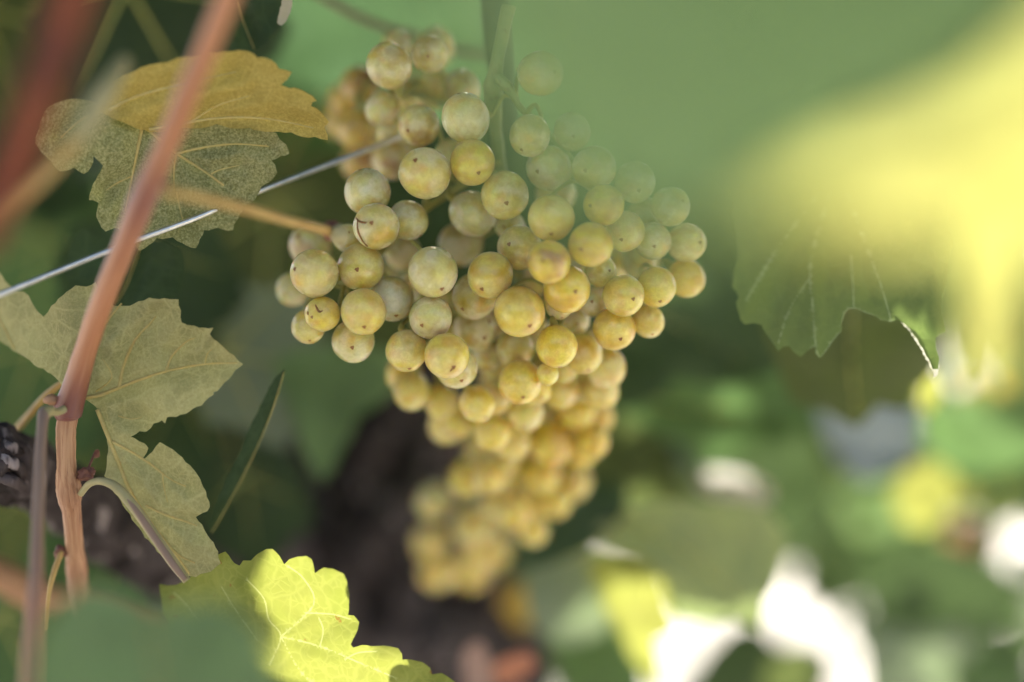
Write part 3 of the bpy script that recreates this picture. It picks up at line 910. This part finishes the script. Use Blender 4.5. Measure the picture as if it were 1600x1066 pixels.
# ---------------------------------------------------------------- leaves at the plane of focus
own_leaf('big olive grey felted leaf behind the reddish cane at upper left',
         [(233, 204), (285, 197), (338, 194), (432, 208), (437, 218), (447, 226), (452, 240), (438, 244), (424, 251), (430, 258), (433, 270), (420, 285), (409, 291), (398, 312), (385, 322), (375, 334),
          (366, 350), (364, 360), (340, 356), (319, 360), (312, 374), (306, 388), (285, 380), (270, 371), (245, 372), (218, 392), (205, 372), (184, 357), (178, 357), (165, 362), (155, 348), (150, 338), (152, 326), (154, 317), (145, 313),
          (139, 313), (143, 296), (150, 281), (157, 268), (161, 259), (152, 250), (146, 244), (142, 262), (131, 272), (116, 262), (94, 268), (80, 252), (56, 225), (62, 200), (75, 169), (110, 155), (150, 160)],
         lambda x, y: 0.452 + 0.00002 * (x - 300) + 0.00004 * (y - 250),
         [([(170, 172), (200, 186), (233, 204), (268, 234), (320, 268), (350, 290)], .0008, .0003), ([(276, 240), (320, 230), (370, 225), (420, 229)], .0005, .0002),
          ([(222, 200), (214, 240), (205, 285), (196, 330)], .0006, .0002), ([(276, 240), (272, 262), (272, 300)], .0004, .00015), ([(276, 300), (282, 330), (288, 350)], .0003, .00012),
          ([(330, 272), (345, 265), (375, 258)], .0003, .00012), ([(208, 275), (185, 285), (165, 298)], .0003, .00012), ([(170, 172), (130, 185), (95, 215)], .0006, .0002)],
         'felt_olive', seed=2, base=(200, 186))
own_leaf('yellow felted leaf folded over the olive leaf, its tip pointing at the grapes',
         [(150, 168), (165, 140), (200, 116), (263, 97), (300, 88), (340, 83), (365, 80), (390, 81), (402, 90), (424, 94), (436, 108), (456, 113), (449, 124), (439, 133), (452, 138), (466, 139), (480, 146), (495, 158), (488, 160), (486, 166), (500, 174), (514, 191), (507, 198), (512, 219),
          (492, 214), (473, 214), (455, 207), (435, 206), (390, 200), (338, 194), (285, 200), (240, 206), (190, 190)],
         lambda x, y: 0.4485 - 0.00010 * (215 - y) + 0.00001 * (x - 300),
         [([(233, 202), (290, 192), (350, 184), (420, 186), (490, 200)], .0006, .0002), ([(170, 172), (215, 150), (290, 130), (370, 112)], .0006, .0002), ([(300, 190), (340, 165), (390, 150)], .0004, .00015)],
         'felt_yellow', seed=3, base=(233, 204))
own_leaf('torn felted pale olive leaf with a ragged hole below the wire',
         [(380, 569), (365, 555), (351, 544), (341, 535), (333, 529), (328, 522), (334, 512), (318, 512), (304, 509), (293, 508), (284, 504), (283, 486), (279, 468), (257, 466), (233, 465), (216, 471), (203, 478), (190, 478), (178, 478),
          (160, 458), (149, 441), (135, 448), (118, 446), (104, 456), (91, 467), (80, 478), (68, 495), (58, 486), (51, 475), (45, 462), (37, 456), (20, 451), (0, 426), (-40, 400), (-60, 480), (0, 534), (20, 548), (54, 571), (91, 595), (101, 610),
          (130, 622), (149, 635), (156, 646), (162, 668), (167, 690), (167, 714), (163, 744), (178, 770), (192, 790), (206, 812), (226, 840), (245, 862), (266, 884), (289, 901), (306, 902), (330, 893), (345, 880), (341, 862), (334, 848), (324, 836), (316, 820), (306, 808), (316, 802), (324, 799), (328, 792),
          (327, 784), (322, 768), (313, 749), (306, 738), (297, 727), (285, 715), (271, 703), (260, 697), (250, 691), (244, 697), (238, 706), (232, 711), (227, 716), (222, 718), (229, 708), (232, 700), (226, 693), (218, 690), (209, 684), (204, 683), (213, 678), (218, 674), (228, 675), (236, 669), (240, 662), (248, 660), (253, 657), (258, 662), (261, 652), (275, 652), (290, 647), (315, 634), (334, 617), (333, 613), (340, 611), (358, 592)],
         lambda x, y: 0.4505 - 0.00003 * (x - 200) + 0.00003 * max(0, y - 640) + 0.00012 * max(0, 110 - x),
         [([(130, 622), (160, 616), (200, 600), (260, 580), (320, 569), (376, 567)], .0008, .0002), ([(186, 605), (194, 570), (212, 530), (235, 505), (244, 494)], .0006, .0002), ([(260, 580), (268, 558), (290, 535), (305, 528)], .0005, .00015),
          ([(320, 569), (324, 553), (332, 545)], .0003, .0001), ([(190, 474), (140, 540), (132, 600)], .0003, .0005), ([(-20, 470), (5, 510), (22, 545)], .0004, .0003), ([(150, 612), (175, 590), (160, 560)], .0003, .0001),
          ([(152, 640), (168, 680), (182, 715), (205, 770), (235, 815), (262, 850), (296, 896)], .0008, .0004), ([(176, 690), (205, 706), (235, 725), (265, 748), (290, 760)], .0005, .0002), ([(228, 790), (260, 805), (290, 815), (308, 822)], .0005, .0002),
          ([(185, 650), (205, 655), (222, 652)], .0002, .0001), ([(258, 845), (280, 868), (305, 880)], .0004, .0002), ([(254, 738), (256, 760), (262, 785)], .0003, .0001)],
         'felt_pale', seed=5, base=(130, 622), jit=0.9)
D_LEAF = own_leaf('bright yellow green leaf half in sunlight at the bottom, its left side in shade',
         [(249, 913), (262, 915), (276, 914), (290, 908), (306, 893), (322, 884), (330, 876), (342, 866), (352, 862), (366, 880), (374, 884), (380, 876), (392, 876), (402, 866), (416, 858), (426, 858), (436, 868), (444, 882), (452, 874), (465, 870), (479, 869), (487, 874), (490, 884), (492, 896),
          (506, 887), (520, 889), (537, 897), (542, 908), (546, 930), (545, 945), (544, 961), (553, 962), (561, 972), (559, 984), (548, 1007), (552, 1012), (566, 1008), (580, 1010), (600, 1009), (622, 1013), (628, 1022), (629, 1031), (643, 1031), (660, 1035), (672, 1044), (675, 1054), (690, 1052), (706, 1062), (718, 1072), (735, 1100), (720, 1150),
          (650, 1200), (520, 1230), (400, 1220), (320, 1180), (270, 1110), (268, 1050), (271, 987), (255, 960), (252, 935)],
         lambda x, y: 0.447 + 0.00008 * (y - 890) - 0.00008 * (x - 450),
         [([(420, 1040), (439, 995), (420, 968), (412, 935), (385, 905)], .0004, .0002), ([(439, 995), (490, 945), (475, 905), (450, 885)], .0004, .00015), ([(439, 995), (500, 1010), (560, 1035), (620, 1060)], .0004, .0002), ([(478, 958), (520, 960), (548, 968)], .0003, .0001),
          ([(400, 1000), (372, 960), (345, 915)], .0003, .0001), ([(500, 1010), (505, 985), (498, 965)], .0002, .0001), ([(439, 995), (470, 1050), (520, 1090)], .0004, .0002), ([(320, 985), (290, 945), (270, 925)], .0003, .0001), ([(540, 1030), (560, 1020), (590, 1018)], .0002, .0001)],
         'sunlit', 'vein_lit', seed=8, base=(439, 995), bulge=0.0010, jit=0.5, bow=0.015, ribs=True)
st = thing('leaf_stalk', 'brown and pale green leaf stalk curving from the tan cane down to the shaded leaf', 'stalk', P(130, 760, 0.452))
add_tube_part(st, 'stalk', [(126, 772, 0.452), (140, 756, 0.4485), (160, 752, 0.446), (185, 764, 0.446), (215, 800, 0.446), (250, 850, 0.4455), (275, 885, 0.445), (292, 908, 0.445)], [0.0010, 0.0011, 0.0012, 0.0016, 0.0017, 0.0017, 0.0016, 0.0012], 'petiole_pale', 0.05, 10)
add_tube_part(st, 'stalk_ridge', [(196, 776, 0.4450), (218, 805, 0.4446), (250, 852, 0.4441), (275, 888, 0.4436), (290, 906, 0.444)], [0.0004, 0.0010, 0.0011, 0.0011, 0.0008], 'cane_violet', 0.05, 10)

own_leaf('green leaf with toothed edge and a bitten round notch right of the grapes',
         [(1150, 260), (1140, 330), (1152, 396), (1146, 420), (1144, 448), (1150, 456), (1154, 464), (1150, 472), (1152, 482), (1157, 500), (1163, 507), (1178, 505), (1190, 508), (1192, 514), (1197, 522), (1206, 535), (1216, 549), (1224, 542), (1233, 541), (1240, 550), (1251, 558), (1262, 548), (1274, 541), (1274, 552), (1281, 560), (1288, 552),
          (1294, 544), (1304, 530), (1315, 517), (1316, 502), (1320, 489), (1326, 483), (1336, 482), (1350, 488), (1363, 492), (1376, 500), (1390, 503), (1402, 500), (1415, 508), (1428, 525), (1436, 538), (1446, 555), (1457, 577), (1466, 577), (1468, 560), (1463, 545), (1462, 528), (1470, 522), (1478, 520), (1474, 500), (1470, 480), (1480, 440), (1490, 380), (1480, 300), (1400, 250), (1270, 235)],
         lambda x, y: 0.464 + 0.00002 * (1300 - x) - 0.00004 * (y - 500),
         [([(1310, 260), (1268, 400), (1270, 480), (1275, 545)], .00016, .0001), ([(1310, 260), (1360, 400), (1378, 450), (1392, 500)], .00016, .0001), ([(1310, 260), (1220, 380), (1165, 470)], .00016, .0001), ([(1330, 400), (1333, 450), (1334, 480)], .0002, .0001), ([(1268, 430), (1235, 480), (1215, 540)], .0002, .0001),
          ([(1276, 548), (1281, 559), (1288, 551), (1294, 543), (1304, 529), (1314, 517), (1316, 502), (1320, 489), (1326, 483), (1336, 482), (1350, 488), (1363, 492), (1376, 500), (1390, 503)], .00014, .00016)],
         'bitten', 'vein', seed=11, base=(1310, 260), bulge=0.0012, bow=0.04, ribs=True)
cl = own_leaf('narrow pale curled leaf rim beside the bitten notch, bright in the sun',
         [(1392, 480), (1402, 482), (1416, 492), (1430, 508), (1440, 525), (1452, 543), (1462, 558), (1467, 572), (1465, 585), (1458, 590), (1456, 577), (1446, 557), (1434, 538), (1420, 516), (1405, 500)],
         lambda x, y: 0.468 - 0.00002 * (x - 1392) - 0.00003 * (y - 480), [], 'paper', seed=12, step=4, jit=1.6, base=(1400, 490), bow=0)
own_leaf('thin dark leaf blade with a light toothed edge between torn leaf and trunk',
         [(446, 575), (440, 600), (430, 628), (422, 648), (410, 680), (400, 705), (392, 722), (380, 745), (368, 768), (350, 800), (340, 815), (330, 836), (325, 818), (346, 770), (374, 708), (404, 640), (428, 592)],
         lambda x, y: 0.466 + 0.0001 * (430 - x), [([(444, 582), (424, 645), (394, 716), (352, 796), (331, 832)], .00014, .00012)], 'dark', 'vein', seed=14, base=(446, 575), bow=0.02)
own_leaf('very dark leaf with a pale curled tip at the top edge left of the grapes',
         [(330, 70), (345, 30), (372, -20), (420, -60), (470, -40), (447, 0), (441, 12), (436, 34), (428, 48), (404, 76), (385, 84), (350, 82)],
         lambda x, y: 0.468, [([(360, -40), (375, 20), (398, 78)], .0003, .0001)], 'dark', seed=16, base=(372, -20))
own_leaf('small pale dry leaf tip curling at the top edge beside the very dark leaf',
         [(444, -10), (456, -6), (455, 14), (448, 32), (440, 40), (433, 36), (436, 22), (440, 8)], lambda x, y: 0.462, [], 'pale', seed=17, base=(445, 0), step=4)
own_leaf('narrow dark leaf lobe with pointed tip hanging under the wire behind the cane',
         [(118, 368), (128, 356), (150, 372), (168, 356), (176, 372), (230, 375), (282, 392), (290, 430), (270, 470), (200, 480), (130, 452), (110, 448), (104, 410)],
         lambda x, y: 0.475, [([(220, 380), (200, 440), (180, 475)], .0003, .0002)], 'dark', seed=18, base=(220, 380))

# ---------------------------------------------------------------- leaves close to the camera
own_leaf('large shaded green leaf blurred very close to the camera at top right',
         [(728, -200), (734, -40), (752, 100), (796, 228), (850, 306), (938, 358), (1028, 385), (1085, 406), (1130, 408), (1150, 360), (1220, 300), (1300, 255), (1400, 215), (1480, 175), (1540, 130), (1610, 60), (1700, -50), (1700, -200), (1200, -240)],
         lambda x, y: 0.168 + 0.00001 * (x - 1200), [], 'soft', seed=21, step=26, base=(1200, -200))
F2_LEAF = own_leaf('sunlit yellow leaf blurred very close to the camera at the right edge',
         [(1120, 360), (1150, 335), (1220, 290), (1300, 245), (1400, 208), (1480, 172), (1540, 132), (1620, 60), (1760, -40), (1780, 400), (1640, 375), (1500, 368), (1380, 372), (1250, 372), (1170, 368)],
         lambda x, y: 0.203 + 0.00002 * (x - 1200), [([(1760, 100), (1500, 260), (1250, 340)], .0006, .0003)], 'yellow_near', seed=22, step=26, base=(1760, 100))
F3_LEAF = own_leaf('blurred yellow leaf lobe hanging straight down at the right edge',
         [(1500, 230), (1590, 220), (1600, 330), (1592, 430), (1580, 520), (1560, 600), (1535, 610), (1515, 540), (1508, 440), (1500, 330)],
         lambda x, y: 0.275, [([(1545, 230), (1545, 400), (1540, 600)], .0005, .0003)], 'yellow_near', seed=23, step=20, base=(1545, 230))
own_leaf('green leaf blurred close to the camera in the bottom left corner',
         [(60, 1000), (90, 955), (130, 915), (190, 925), (240, 955), (300, 945), (350, 945), (390, 970), (415, 1020), (440, 1090), (430, 1200), (250, 1260), (60, 1200)],
         lambda x, y: 0.325, [([(250, 1200), (250, 1080), (230, 960)], .0005, .0003)], 'soft_near', seed=24, step=16, base=(250, 1200))

# ---------------------------------------------------------------- leaves behind the grapes, one by one
BG = [
    # px, py, d, half-width m, spin, yaw, tilt, material, label
    (235, 40, .56, .060, 150, 15, 20, 'dark', 'dark green leaf at the top edge between the two red canes'),
    (120, 130, .62, .060, 40, -30, 10, 'dark', 'dark leaf blurred behind the thick red cane'),
    (30, 30, .60, .055, 100, 20, 10, 'olive', 'brownish olive leaf in the top left corner behind the thick red cane'),
    (60, 420, .72, .055, 190, 10, 10, 'green', 'mid green leaf blurred behind the wire at the left edge'),
    (230, 430, .58, .045, 160, 20, -10, 'dark', 'dark green leaf behind the cane just below the wire'),
    (420, 400, .66, .085, 185, -10, 0, 'olive', 'dark olive leaf blurred between the left leaves and the grapes'),
    (330, 270, .74, .080, 120, 20, 0, 'green', 'green leaf blurred behind the olive felted leaf'),
    (40, 590, .62, .050, 200, 10, 10, 'green', 'green leaf blurred behind the torn leaf at the left edge'),
    (400, 560, .60, .045, 100, 25, 0, 'grey', 'grey green leaf blurred left of the lowest left grapes'),
    (300, 640, .66, .050, 150, 5, 10, 'dark', 'dark leaf blurred behind the hole of the torn leaf'),
    (385, 780, .62, .034, 170, 20, 0, 'dark', 'dark bluish leaf blurred left of the trunk'),
    (70, 800, .66, .055, 120, 10, 0, 'olive', 'olive leaf blurred under the old arm at the left'),
    (170, 900, .62, .050, 200, 10, 10, 'green', 'green leaf blurred between the tan cane and the stalk at bottom left'),
    (20, 1000, .58, .040, 160, 10, 10, 'green', 'green leaf blurred in the bottom left corner behind the violet shoot'),
    (1512, 838, .80, .013, 200, 0, 10, 'red', 'orange red dry leaf blurred at the right edge'),
    (815, 950, .68, .014, 60, 10, 10, 'amber', 'small amber leaf blurred below the right side of the bunch tip'),
    (1240, 800, .86, .036, 160, 10, 0, 'soft', 'light green leaf blurred right of the big sage leaf'),
    (1340, 800, .90, .040, 200, -10, 0, 'soft', 'light green leaf blurred left of the bright yellow round leaf'),
    (1500, 700, .95, .045, 190, 0, 0, 'green', 'green leaf blurred at the right edge above the orange red leaf'),
    (1590, 690, .85, .018, 190, 0, 0, 'yellow', 'yellowish leaf tip blurred at the right edge'),
    (1540, 625, .80, .020, 175, 0, 0, 'amber', 'amber leaf blurred at the right edge below the yellow lobe'),
    (1300, 900, .95, .030, 190, 10, 0, 'green', 'green leaf blurred far behind beside the white gap'),
]
for row in BG:
    plain_leaf(*row, stalk=row[0] > 300)


def back_leaf(label, outline, d, mat, seed, lean=0.0, turn=0.0, vein=None):
    cx = sum(p[0] for p in outline) / len(outline)
    cy = sum(p[1] for p in outline) / len(outline)
    return own_leaf(label, outline, lambda x, y: d + lean * (y - cy) * k(d) + turn * (x - cx) * k(d), [(vein, .0007, .0003)] if vein else [], mat,
                    'vein_pale', step=14, seed=seed, base=outline[0], rough=0.004, bow=0.05)


back_leaf('dark leaf added behind the middle of the bunch as shade between berries', [(600, 230), (700, 190), (860, 200), (980, 280), (990, 420), (900, 475), (760, 478), (650, 475), (610, 400)], .528, 'dark', 30, .05)  # dark sheet that stands in for the shade inside the bunch
back_leaf('big smooth soft green leaf blurred behind the top of the bunch', [(360, -120), (700, -140), (1000, -120), (990, 120), (960, 320), (860, 440), (760, 380), (640, 420), (560, 390), (440, 330), (400, 150)], .80, 'mint', 28, .1, .05, [(640, -100), (660, 120), (650, 400)])
back_leaf('mid green pointed leaf hanging blurred above the trunk', [(430, 560), (500, 540), (600, 545), (645, 560), (615, 610), (560, 650), (535, 700), (502, 755), (482, 720), (462, 660), (440, 610)], .60, 'soft', 29, .1, .1)
back_leaf('dark blue green leaf blurred right of the middle of the bunch', [(940, 430), (1040, 400), (1150, 420), (1240, 470), (1250, 560), (1150, 600), (1060, 590), (990, 640), (930, 620), (900, 520)], .62, 'dark', 31, .1, .1, [(940, 430), (1050, 500), (1150, 560)])
back_leaf('mid green leaf blurred between the bunch and the bitten leaf', [(960, 600), (1040, 580), (1120, 570), (1230, 590), (1270, 650), (1230, 690), (1160, 700), (1090, 730), (1000, 700), (940, 690)], .66, 'green', 32, -.3, .1, [(960, 620), (1100, 640), (1230, 650)])
back_leaf('dark green leaf blurred above the pale pink leaf', [(1090, 690), (1180, 660), (1270, 680), (1290, 760), (1250, 830), (1200, 850), (1130, 800), (1060, 740)], .70, 'dark', 33, .2)
back_leaf('dim green leaf blurred right beside the lower bunch', [(920, 640), (980, 650), (1050, 700), (1060, 760), (1000, 800), (930, 790), (890, 720)], .64, 'olive', 43, .1)
back_leaf('dark leaf with a light rim blurred right of the bunch tip', [(800, 780), (880, 755), (960, 750), (985, 770), (972, 810), (930, 850), (880, 875), (810, 890)], .60, 'dark', 34, -.2, .2, [(985, 768), (972, 812), (930, 852), (880, 877)])
back_leaf('pale grey green leaf blurred just below the dark rimmed leaf', [(820, 860), (900, 850), (950, 870), (975, 930), (945, 990), (880, 1010), (830, 980)], .64, 'grey', 35, .1)
back_leaf('large sage green leaf blurred at lower middle right', [(930, 825), (1000, 785), (1100, 785), (1190, 790), (1228, 830), (1222, 890), (1196, 940), (1190, 985), (1140, 962), (1100, 975), (1060, 965), (1035, 905), (1000, 868), (940, 855)], .60, 'sage', 36, .2, -.1, [(960, 800), (1080, 870), (1180, 960)])
back_leaf('dark olive round leaf seen through the notch of the bitten leaf', [(1190, 500), (1300, 450), (1430, 460), (1475, 520), (1462, 575), (1432, 605), (1418, 640), (1372, 632), (1340, 668), (1290, 640), (1240, 630), (1215, 570)], .57, 'olive', 37, .1, 0, [(1330, 470), (1330, 560), (1340, 650)])
back_leaf('bright yellow pointed leaf blurred at the lower right of the bunch tip', [(918, 878), (945, 866), (985, 872), (1005, 870), (1032, 900), (1045, 950), (1058, 985), (1026, 1000), (1030, 1080), (1005, 1050), (975, 1000), (938, 935)], .62, 'yellow', 38, .1)
back_leaf('pale pinkish dry leaf catching the sun above the sage leaf', [(1080, 738), (1120, 732), (1170, 742), (1205, 760), (1208, 782), (1170, 790), (1120, 778), (1085, 760)], .64, 'pale', 39, -1.6, 0)
back_leaf('greyish pink leaf edge blurred left of the pale pinkish leaf', [(1020, 690), (1050, 685), (1090, 715), (1105, 745), (1070, 750), (1035, 725)], .65, 'grey', 40, -.5)
back_leaf('leaf coloured blue grey like reflected sky, blurred below the dark olive round leaf', [(1275, 615), (1350, 600), (1430, 620), (1435, 700), (1400, 740), (1350, 755), (1300, 710)], .70, 'sky_sheen', 41, -.5)
back_leaf('bright yellow round leaf blurred at middle right', [(1392, 775), (1415, 735), (1460, 720), (1492, 742), (1488, 790), (1458, 828), (1418, 828)], .72, 'yellow', 42)
back_leaf('small yellow drop-shaped leaf tip below the bright curled rim', [(1436, 590), (1452, 575), (1470, 590), (1468, 625), (1452, 648), (1434, 640)], .60, 'yellow', 44)
back_leaf('dark green leaf blurred at lower right beside the white gap', [(1345, 880), (1400, 860), (1480, 850), (1560, 890), (1590, 960), (1520, 985), (1440, 990), (1370, 970), (1350, 930)], .74, 'dark', 45, .2)
back_leaf('grey green leaf blurred at the bottom edge right of the white gap', [(1350, 985), (1430, 990), (1500, 985), (1530, 1010), (1480, 1050), (1500, 1110), (1360, 1110)], .74, 'grey', 46, .1)
back_leaf('red dry leaf blurred at the bottom edge below the bunch tip', [(770, 1040), (800, 1022), (832, 1020), (838, 1040), (815, 1060), (780, 1075)], .585, 'red', 47)
back_leaf('pinkish dry leaf blurred at the bottom edge beside the red one', [(725, 1020), (748, 1000), (765, 1030), (770, 1090), (730, 1090)], .59, 'rosy', 48)
back_leaf('green leaf blurred beside the olive drop at the bottom edge', [(850, 1000), (900, 985), (960, 990), (1005, 1040), (1010, 1100), (900, 1110), (880, 1060)], .68, 'green', 49)
back_leaf('green leaf tip blurred inside the white gap at the bottom', [(1195, 1045), (1230, 1020), (1262, 1005), (1268, 1040), (1270, 1100), (1200, 1100)], .70, 'olive', 50)
back_leaf('green leaf blurred at the right edge below the yellow lobe', [(1460, 600), (1490, 640), (1530, 600), (1580, 620), (1640, 600), (1640, 700), (1560, 740), (1480, 730), (1440, 690)], .72, 'green', 51, .2)

# ---------------------------------------------------------------- the rest of the vine row: canopy added overhead for shade, and the mass of leaves behind
def leaf_cloud(name, label, spots, mats, weights, seed):
    rnd = random.Random(seed)
    vv, ff, mi = [], [], []
    for (p, r, rot) in spots:
        sv, sf = LOW[rnd.randrange(len(LOW))]
        b = len(vv)
        mt = rot.to_matrix()
        for q in sv:
            vv.append(p + mt @ (q * r))
        m_ = rnd.choices(range(len(mats)), weights)[0]
        for f in sf:
            ff.append(tuple(b + i for i in f))
            mi.append(m_)
    me = bpy.data.meshes.new(name)
    me.from_pydata([tuple(q) for q in vv], [], ff)
    for m_ in mats:
        me.materials.append(M[m_])
    me.polygons.foreach_set('use_smooth', [True] * len(ff))
    me.polygons.foreach_set('material_index', mi)
    o = bpy.data.objects.new(name, me)
    COL.objects.link(o)
    return tag(o, label, kind='stuff')


# points for which openings are cut in the canopy to let the sun in: (x, y, d, radius m)
LIT = [(430, 950, .447, .006), (470, 905, .447, .006), (520, 930, .445, .008), (480, 1000, .45, .010), (550, 1000, .45, .010), (440, 1050, .455, .008), (560, 1060, .455, .010),
       (1290, 330, .207, .004), (1350, 310, .207, .006), (1420, 280, .207, .008), (1500, 230, .207, .010), (1590, 180, .207, .012), (1500, 340, .207, .010), (1600, 330, .207, .010), (1380, 350, .207, .004),
       (1545, 300, .275, .010), (1545, 400, .275, .012), (1540, 540, .275, .010), (1418, 500, .468, .004), (1432, 520, .467, .004), (1452, 555, .465, .004),
       (460, 0, .80, .03), (460, 120, .80, .03), (470, 240, .80, .02), (560, 0, .80, .03), (560, 120, .80, .03), (560, 240, .80, .03), (680, 0, .80, .03), (680, 120, .80, .03), (800, 0, .80, .03), (800, 120, .80, .03), (920, 0, .80, .03), (920, 120, .80, .03), (920, 240, .80, .03), (800, 240, .80, .03), (1150, 757, .64, .008), (1445, 780, .72, .025), (1452, 615, .60, .008), (960, 900, .62, .02), (1030, 970, .62, .02), (1512, 840, .80, .02), (800, 1040, .585, .008)]
lit = [(P(a, b, c), r) for a, b, c, r in LIT]
rnd = random.Random(11)
spots = []
su = SUN.cross(Vector((0, 0, 1))).normalized()
sp = 0.036
for layer in range(3):
    for iy in range(72):
        for ix in range(70):
            x = -0.75 + ix * sp + rnd.uniform(-.5, .5) * sp
            y = 0.30 + iy * sp + rnd.uniform(-.5, .5) * sp
            if x > 1.5 or y > 1.75:
                continue
            zr = max(0.16, 0.075 + 0.24 * max(y, 0.0)) + 0.05 + 0.07 * layer + rnd.uniform(0, 0.05)
            p = Vector((x, y, CAM_H + zr))
            r = rnd.uniform(0.034, 0.05)
            ok = True
            for q, rr in lit:
                t_ = (p - q).dot(SUN)
                if t_ > 0 and ((p - q) - SUN * t_).length < r * 0.75 + rr:
                    ok = False
                    break
            if x > 0.12 and y > 1.05:
                ok = False
            if ok:
                spots.append((p, r, Euler((R(rnd.uniform(50, 100)), R(rnd.uniform(-30, 30)), rnd.uniform(0, 6.28)))))
SHADE = []        # (x0, x1, y0, y1, d, step px, t, leaf half-width): small unseen leaves added to keep the sun off these places
for x0, x1, y0, y1, d, st, tt, r in ((760, 1640, -150, 330, .168, 75, .17, .0075), (1150, 1390, 330, 560, .464, 55, .36, .013), (1400, 1480, 400, 470, .464, 40, .36, .010), (940, 1280, 400, 735, .65, 42, .46, .015), (930, 1240, 780, 985, .60, 42, .52, .014),
                                     (1200, 1460, 460, 650, .57, 70, .42, .022), (640, 1010, 60, 520, .47, 60, .40, .015), (620, 960, 520, 900, .50, 60, .46, .016), (240, 395, 840, 1080, .448, 45, .44, .011), (240, 388, 840, 1080, .448, 24, .48, .0085), (330, 560, 180, 440, .66, 60, .40, .022), (1400, 1480, 470, 580, .464, 30, .36, .007)):
    y = y0
    while y <= y1:
        x = x0
        while x <= x1:
            q = P(x + rnd.uniform(-.3, .3) * st, y + rnd.uniform(-.3, .3) * st, d)
            p = q + SUN * (tt * rnd.uniform(.95, 1.1))
            if not (x0 == 860 and y > 330 - (x - 1090) * .6 and x > 1090) and \
               all(((p - a) - SUN * (p - a).dot(SUN)).length > r * 0.9 + b * .8 for a, b in lit):
                spots.append((p, r * rnd.uniform(1.0, 1.3), Euler((R(rnd.uniform(30, 60)), R(rnd.uniform(-20, 20)), rnd.uniform(0, 6.28)))))
            x += st
        y += st
for q in (P(330, 935, .447), P(300, 985, .447), P(350, 890, .447), P(350, 1000, .447)):       # unseen leaves added to shade the left side of the sunlit one
    spots.append((q + SUN * 0.42, 0.011, Euler((R(45), 0, 0.3))))
leaf_cloud('shade_canopy', 'unseen roof of vine leaves added above the bunch to shape the sunlight', spots, ['green', 'soft', 'olive'], [5, 3, 1], 5)  # unseen leaves added for shade, left open where sun should fall

rnd = random.Random(21)
spots = []
for i in range(900):
    d = rnd.uniform(0.98, 1.7)
    px = rnd.uniform(-300, 1900)
    py = rnd.uniform(-200, 1300)
    if 330 < px < 960 and py < 330:
        continue
    if px > 900 and py > 800 and rnd.random() < 0.96:
        continue
    if px > 1350 and py > 560 and rnd.random() < 0.55:
        continue
    if 1480 < px < 1530 and 480 < py < 610:
        continue
    p, r = P(px, py, d), rnd.uniform(0.05, 0.085)
    e = Euler((R(rnd.uniform(-35, 35)), R(rnd.uniform(0, 360)), R(rnd.uniform(-40, 40))))
    if any((p - q).dot(SUN) > 0 and ((p - q) - SUN * (p - q).dot(SUN)).length < r * 0.8 + rr for q, rr in lit):
        continue
    spots.append((p, r, e))
for i in range(330):
    d = rnd.uniform(0.82, 1.4)
    px, py = rnd.uniform(980, 1750), rnd.uniform(540, 1080)
    if (1000 < px < 1350 and py > 860) or (1480 < px < 1535 and 490 < py < 600) or (1525 < px < 1605 and 780 < py < 970):
        continue
    p, r = P(px, py, d), rnd.uniform(0.010, 0.030)
    spots.append((p, r, Euler((R(rnd.uniform(-50, 50)), R(rnd.uniform(0, 360)), R(rnd.uniform(-50, 50))))))
opp = []  # unseen leaves added to block low sky, with a gap for highlights
for i in range(2600):
    x, y, z = rnd.uniform(-4, 4), rnd.uniform(-2.0, -1.5), rnd.uniform(0.25, 1.35)
    if 0.55 < x < 1.35 and 0.55 < z < 1.6:
        continue
    opp.append((Vector((x, y, z)), rnd.uniform(.07, .11), Euler((R(rnd.uniform(-50, 50)), R(rnd.uniform(0, 360)), R(rnd.uniform(-50, 50))))))
leaf_cloud('added_vine_row', 'unseen row of vines added behind the camera to shape the light', opp, ['green', 'soft', 'olive'], [5, 3, 2], 9)
tips = []
for i in range(90):
    px, py = rnd.uniform(1230, 1640), rnd.uniform(560, 1040)
    if px < 1360 and py > 850:
        continue
    tips.append((P(px, py, rnd.uniform(.79, .9)), rnd.uniform(.006, .013), Euler((R(rnd.uniform(-60, 60)), R(rnd.uniform(0, 360)), R(rnd.uniform(-60, 60))))))
leaf_cloud('vine_leaf_tips', 'small leaf tips catching the sun, blurred at lower right', tips, ['soft', 'yellow', 'green', 'grey'], [4, 3, 4, 1], 31)
leaf_cloud('vine_foliage', 'dense mass of green vine leaves far behind the bunch', spots, ['green', 'dark', 'soft', 'olive'], [5, 4, 3, 1], 6)
